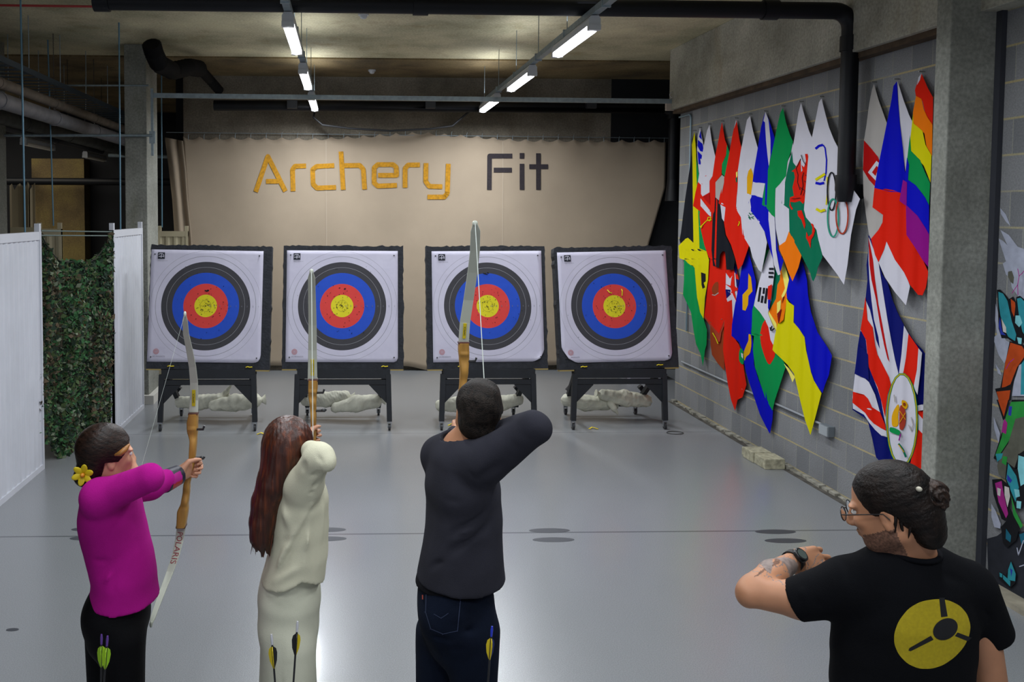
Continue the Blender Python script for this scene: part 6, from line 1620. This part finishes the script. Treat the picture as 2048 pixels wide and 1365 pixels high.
    b = MB(); q_ = W(1838, 979, 2.235); b.ell(q_, (.008, .008, .007), 10, 6); wparent(b.build('hair_tie', mat('pale_hair_tie', 'b5b0a0', .6)), t)
    b = MB(); rr = random.Random(5)
    for k in range(38):
        u = rr.uniform(1790, 1860); v = rr.uniform(1015, 1045); Y = 2.27+rr.uniform(-.02, .02)
        L0 = rr.uniform(22, 44); dx = rr.uniform(-8, 8)+(6 if u > 1845 else 0)
        b.tube([W(u, v, Y), W(u+dx*.4, v+L0*.5, Y-.008), W(u+dx, v+L0, Y+.004)], [.0055, .0045, .0006], 6)
    wparent(b.build('loose_strands', hm), t)
    # glasses
    gl = empty('x'); bpy.data.objects.remove(gl)
    b = MB(); toV = lambda a, b__, d: Vector(P(a, b__, d))
    for sd in (-1, 1):
        b.tube([toV(.108, sd*(.034+.024*math.cos(x)), .002+.018*math.sin(x)) for x in np.linspace(0, 6.283, 18)], .0016, 6)
        b.tube([toV(.108, sd*.058, .006), toV(.09, sd*.073, .008), toV(.0, sd*.084, .006), toV(-.012, sd*.084, -.01)], .0017, 6)
    b.tube([toV(.108, -.010, .006), toV(.112, 0, .009), toV(.108, .010, .006)], .0016, 6)
    g = b.build('spectacles', mat('dark_spectacle_frame', '1c1a1c', .3, metal=.3)); wparent(g, t)
    b = MB()
    for sd in (-1, 1): b.add([toV(.108, sd*(.034+.023*math.cos(x)), .002+.017*math.sin(x)) for x in np.linspace(0, 6.283, 17)[:-1]], [tuple(range(16))])
    wparent(b.build('lens', mat('spectacle_lens', 'e8eef2', .05, trans=1.0)), g)
    # T-shirt
    S = Field(.035)
    S.loft([(W(1817, 1128, Y0), .105, .075), (W(1814, 1165, Y0), .165, .105), (W(1808, 1230, Y0), .192, .122), (W(1805, 1300, Y0), .190, .122), (W(1802, 1365, Y0), .188, .122), (W(1802, 1520, Y0), .185, .122)])
    S.cone(V3(W(1800, 1130, Y0)), V3(W(1700, 1168, Y0)), .055, .070); S.cone(V3(W(1835, 1130, Y0)), V3(W(1928, 1168, Y0)), .055, .070)
    S.cone(V3(W(1698, 1175, Y0)), V3(W(1592, 1201, 2.405)), .078, .062, k=.03); S.cone(V3(W(1936, 1185, Y0)), V3(W(1977, 1262, 2.35)), .076, .062, k=.02)
    S.cone(V3(W(1816, 1112, Y0)), V3(W(1816, 1125, Y0)), .072, .085, k=.02)
    G = S.grid(.005)
    c_ = V3(W(1817, 1086, Y0)); lo, h, D = G; X, Y, Z = coords(lo, h, D.shape); nd = np.sqrt(((X-c_[0])/.078)**2+((Y-c_[1])/.085)**2+((Z-c_[2])/.038)**2)-1
    G = (lo, h, np.maximum(D, -nd*.05).astype(np.float32))
    a0, a1 = V3(W(1690, 1178, Y0)), V3(W(1588, 1201, 2.41)); dd = (a1-a0)/np.linalg.norm(a1-a0)
    G = cut(G, lambda X, Y, Z: np.minimum((X-a1[0])*dd[0]+(Y-a1[1])*dd[1]+(Z-a1[2])*dd[2], W(1650, 1250, Y0).x-X+.0))
    b0, b1 = V3(W(1936, 1185, Y0)), V3(W(1980, 1276, 2.355)); d2 = (b1-b0)/np.linalg.norm(b1-b0)
    G = cut(G, lambda X, Y, Z: np.minimum((X-b1[0])*d2[0]+(Y-b1[1])*d2[1]+(Z-b1[2])*d2[2], X-W(1953, 1290, Y0).x))
    zh = W(1800, 1500, Y0).z; G = cut(G, lambda X, Y, Z: zh-Z)
    C = lambda a, b_, w_, d: (W(*a), W(*b_), w_, d)
    G = wrinkle(G, creases([C((1640, 1180, 2.28), (1700, 1230, 2.24), .014, .008), C((1625, 1200, 2.32), (1665, 1245, 2.27), .012, .008), C((1600, 1175, 2.35), (1625, 1225, 2.34), .010, -.004), C((1690, 1250, 2.22), (1780, 1330, 2.21), .016, .005), C((1700, 1150, 2.25), (1790, 1180, 2.22), .014, .005), C((1940, 1240, 2.27), (1900, 1290, 2.23), .014, .006), C((1955, 1200, 2.27), (1985, 1250, 2.29), .012, .005), C((1870, 1140, 2.24), (1940, 1170, 2.26), .012, .004)]))
    G = wrinkle(G, noisy(31, .0028, (16, 16, 12)))
    shirt = solid('t_shirt', *G, fabric_bump('black_tee', '0a0b0f', .1, 500), t)
    b = MB(); pts = []
    for k in range(29):
        a = 2*math.pi*k/28; pts.append((c_[0]+.074*math.cos(a), c_[1]+.080*math.sin(a), c_[2]-.016+.006*math.sin(a)))
    b.tube(pts, .0075, 8); wparent(b.build('neckband', fabric_bump('black_rib', '0c0d12', .1, 700)), t)
    # printed emblem
    an = math.radians(-32); E = lambda cx, cy, rx, ry, n=40: [(cx+rx*math.cos(x)*math.cos(an)-ry*math.sin(x)*math.sin(an), cy+rx*math.cos(x)*math.sin(an)+ry*math.sin(x)*math.cos(an)) for x in np.linspace(0, 2*math.pi, n+1)[:-1]]
    o8 = lambda x, y: (1440+x*.3553, 880+y*.3553)
    Yl, Kb = 0, 1
    outer = [o8(*p) for p in ((1222,896),(1290,905),(1350,935),(1392,985),(1410,1050),(1400,1110),(1370,1170),(1320,1225),(1255,1270),(1190,1290),(1120,1290),(1055,1262),(1005,1210),(980,1150),(980,1090),(1005,1020),(1060,950),(1130,910))]
    polys = [(Yl, smooth_poly(outer, 2)), (Kb, [o8(*p) for p in ((1232,890),(1262,890),(1280,995),(1243,1000))]), (Kb, [o8(*p) for p in ((1335,1085),(1415,1115),(1392,1134),(1320,1105))]), (Kb, [o8(*p) for p in ((1185,1103),(1200,1125),(1072,1190),(1060,1186),(1065,1172))])]
    polys += [(Kb, E(*o8(1266, 1066), 29, 21.5)) if False else (Kb, E(*o8(1266, 1066), 26, 20))]
    decal(shirt, polys, [mat('yellow_print', 'a39108', .85, var=.1, vscale=120), mat('black_print', '0a0b0f', .9)], 'printed_emblem', shirt, .0008, 4)
    # watch
    wt = empty('wristwatch', W(1592, 1120, 2.60), 'black round wristwatch on the left wrist of the man in the black T-shirt', 'watch')
    ax = Vector((pw-V3(W(1545, 1150, 2.52)))).normalized(); wc = Vector(w1)+ax*.0
    s1 = ax.cross(Vector((0, -.6, .8))).normalized(); s2 = s1.cross(ax).normalized()
    if s2.z < 0: s2 = -s2
    b = MB(); n = 28; vs = []; fs = []
    for k in range(n):
        a = 2*math.pi*k/n; dr = s1*math.cos(a)+s2*math.sin(a)
        for r_, oo in ((.0295, -.011), (.0335, -.011), (.0335, .011), (.0295, .011)): vs.append(wc+dr*r_+ax*oo)
    for k in range(n):
        for j in range(4): fs.append((k*4+j, ((k+1) % n)*4+j, ((k+1) % n)*4+(j+1) % 4, k*4+(j+1) % 4))
    b.add(vs, fs, 0, True); wparent(b.build('strap', mat('watch_strap', '141417', .5)), wt)
    up_ = (Vector((0, -.75, .65))-ax*Vector((0, -.75, .65)).dot(ax)).normalized()
    b = MB(); b.tube([wc+up_*.030, wc+up_*.041, wc+up_*.043], [.0225, .0225, .020], 28); wparent(b.build('case', mat('watch_case', '1a1a1d', .35)), wt)
    b = MB(); b.tube([wc+up_*.042, wc+up_*.0437], [.016, .016], 28); wparent(b.build('dial', mat('watch_dial', '4c5652', .3)), wt)
    b = MB(); q_ = wc+up_*.036+ax*.024; b.tube([q_, q_+ax*.004], [.003, .003], 10); wparent(b.build('crown', M_CMET), wt)
    J = Field(.03); J.loft([(W(1802, 1480, Y0), .165, .115), ((W(1802, 1480, Y0).x, Y0, .88), .17, .125)])
    for (kn, ank) in lg: J.chain([(kn[0], Y0, .86), kn, (ank[0], ank[1], .05)], [.098, .072, .058])
    G = J.grid(.008); G = cut(G, lambda X, Y, Z: .04-Z); G = wrinkle(G, noisy(44, .003, (14, 14, 10))); solid('trousers', *G, fabric_bump('black_trouser_cloth', '101116', .1, 400), t)
    shoes(t, lg, (0, 1, 0), M_SHOE, M_SHOE)
instructor()

# ---------------------------------------------------------------- arrows in floor quivers beside the archers
def quiver(u, Y, label):
    p = W(u, 1300, Y); t = empty('floor_quiver', (p.x, Y, 0), label, 'quiver')
    b = MB(); b.tube([(p.x, Y, .012), (p.x, Y, .50)], [.05, .055], 20, cap=False); b.tube([(p.x, Y, .0), (p.x, Y, .012)], .11, 24); wparent(b.build('tube', M_BLACKF), t)
    b = MB(); b.tube([(p.x+.055*math.cos(a), Y+.055*math.sin(a), .5) for a in np.linspace(0, 6.283, 20)], .006, 6); wparent(b.build('rim', M_CAST), t)
    return t
quiver(568, 2.72, 'black floor quiver standing by the woman in cream')
def arr(u, v, u2, Y, label, *cols, group='arrows by the archers'):
    a = W(u, v, Y); q2 = W(u2, 1365, Y); d = (q2-a).normalized(); arrow(a, a+d*.72*(1 if a.z > .8 else 1), label, *cols, group=group)
arr(543, 1272, 550, 2.72, 'black arrow with yellow and black fletching, left of two before the cream trousers', 'c9c9cf', '15161a', 'd0b810')
arr(595, 1246, 587, 2.72, 'black arrow with yellow and black fletching, right of two before the cream trousers', 'c9c9cf', 'd0b810', '15161a')
quiver(205, 2.80, 'black floor quiver standing by the girl in pink')
arr(203, 1272, 202, 2.84, 'arrow with lime green fletching and purple nock, left of two before the leggings', '5a3a8a', '9cc81a', '8cb81a')
arr(215, 1275, 208, 2.80, 'arrow with lime green fletching and purple nock, right of two before the leggings', '5a3a8a', '8cb81a', '9cc81a')
quiver(983, 2.76, 'black floor quiver standing by the man in the charcoal jumper')
arr(984, 1256, 976, 2.76, 'dark arrow with yellow fletching and blue nock before the jeans', '2438c0', '1c2a6a', 'd0b810')

# ---------------------------------------------------------------- sandbags on the target stands
M_SACK = mat('white_woven_sack', 'd2d0be', .75, var=.12, vscale=12, bump=.4, bscale=120)
def sandbag(pts, rs, seed, label, tuft=None):
    rs = [r*1.12 for r in rs]; F = Field(.03); F.chain(pts, rs)
    if tuft is not None: F.chain(tuft, [.045, .03, .012], k=.015)
    G = F.grid(.006); G = wrinkle(G, noisy(seed, .006, (26, 26, 30))); G = wrinkle(G, noisy(seed+50, .003, (70, 50, 60)))
    t = empty('sandbag', pts[0], label, 'sandbag', 'sandbags on the target stands'); solid('sack', *G, M_SACK, t, 1)
    b = MB(); p = Vector(pts[-1]); q_ = Vector(pts[-2]); d = (p-q_).normalized(); r_ = rs[-1]
    b.tube([p+d*(r_*.4), p+d*(r_*1.05), p+d*(r_*1.5)], [r_*.45, r_*.35, r_*.7], 10); wparent(b.build('tied_end', M_SACK), t)
Yb = 9.95
S_ = lambda u, v, Y=Yb: W(u, v, Y)
sandbag([S_(362, 805), S_(400, 806), S_(440, 800)], [.06, .075, .07], 1, 'white sandbag under the leftmost target, left end', [S_(440, 800), S_(452, 786), S_(462, 772)])
sandbag([S_(428, 812, 9.85), S_(470, 806, 9.88), S_(508, 802, 9.92)], [.055, .085, .08], 2, 'white sandbag under the leftmost target, right end')
sandbag([S_(612, 802), S_(650, 800), S_(690, 796)], [.06, .075, .07], 3, 'white sandbag under the second target, left end')
sandbag([S_(672, 816, 9.85), S_(712, 808, 9.86), S_(748, 803, 9.9)], [.05, .085, .075], 4, 'white sandbag under the second target, right end')
sandbag([S_(882, 812), S_(915, 808), S_(955, 806)], [.06, .075, .07], 5, 'white sandbag under the third target, left end')
sandbag([S_(1035, 800), S_(1000, 808), S_(965, 812)], [.06, .075, .06], 6, 'white sandbag under the third target, right end')
sandbag([S_(1135, 800), S_(1172, 806), S_(1215, 808)], [.065, .08, .07], 7, 'white sandbag under the rightmost target, left end', [S_(1222, 808, 9.85), S_(1228, 818, 9.82), S_(1236, 830, 9.82)])
sandbag([S_(1290, 802, 9.9), S_(1250, 798, 9.88), S_(1208, 790, 9.86)], [.07, .08, .06], 8, 'white sandbag under the rightmost target, right end')
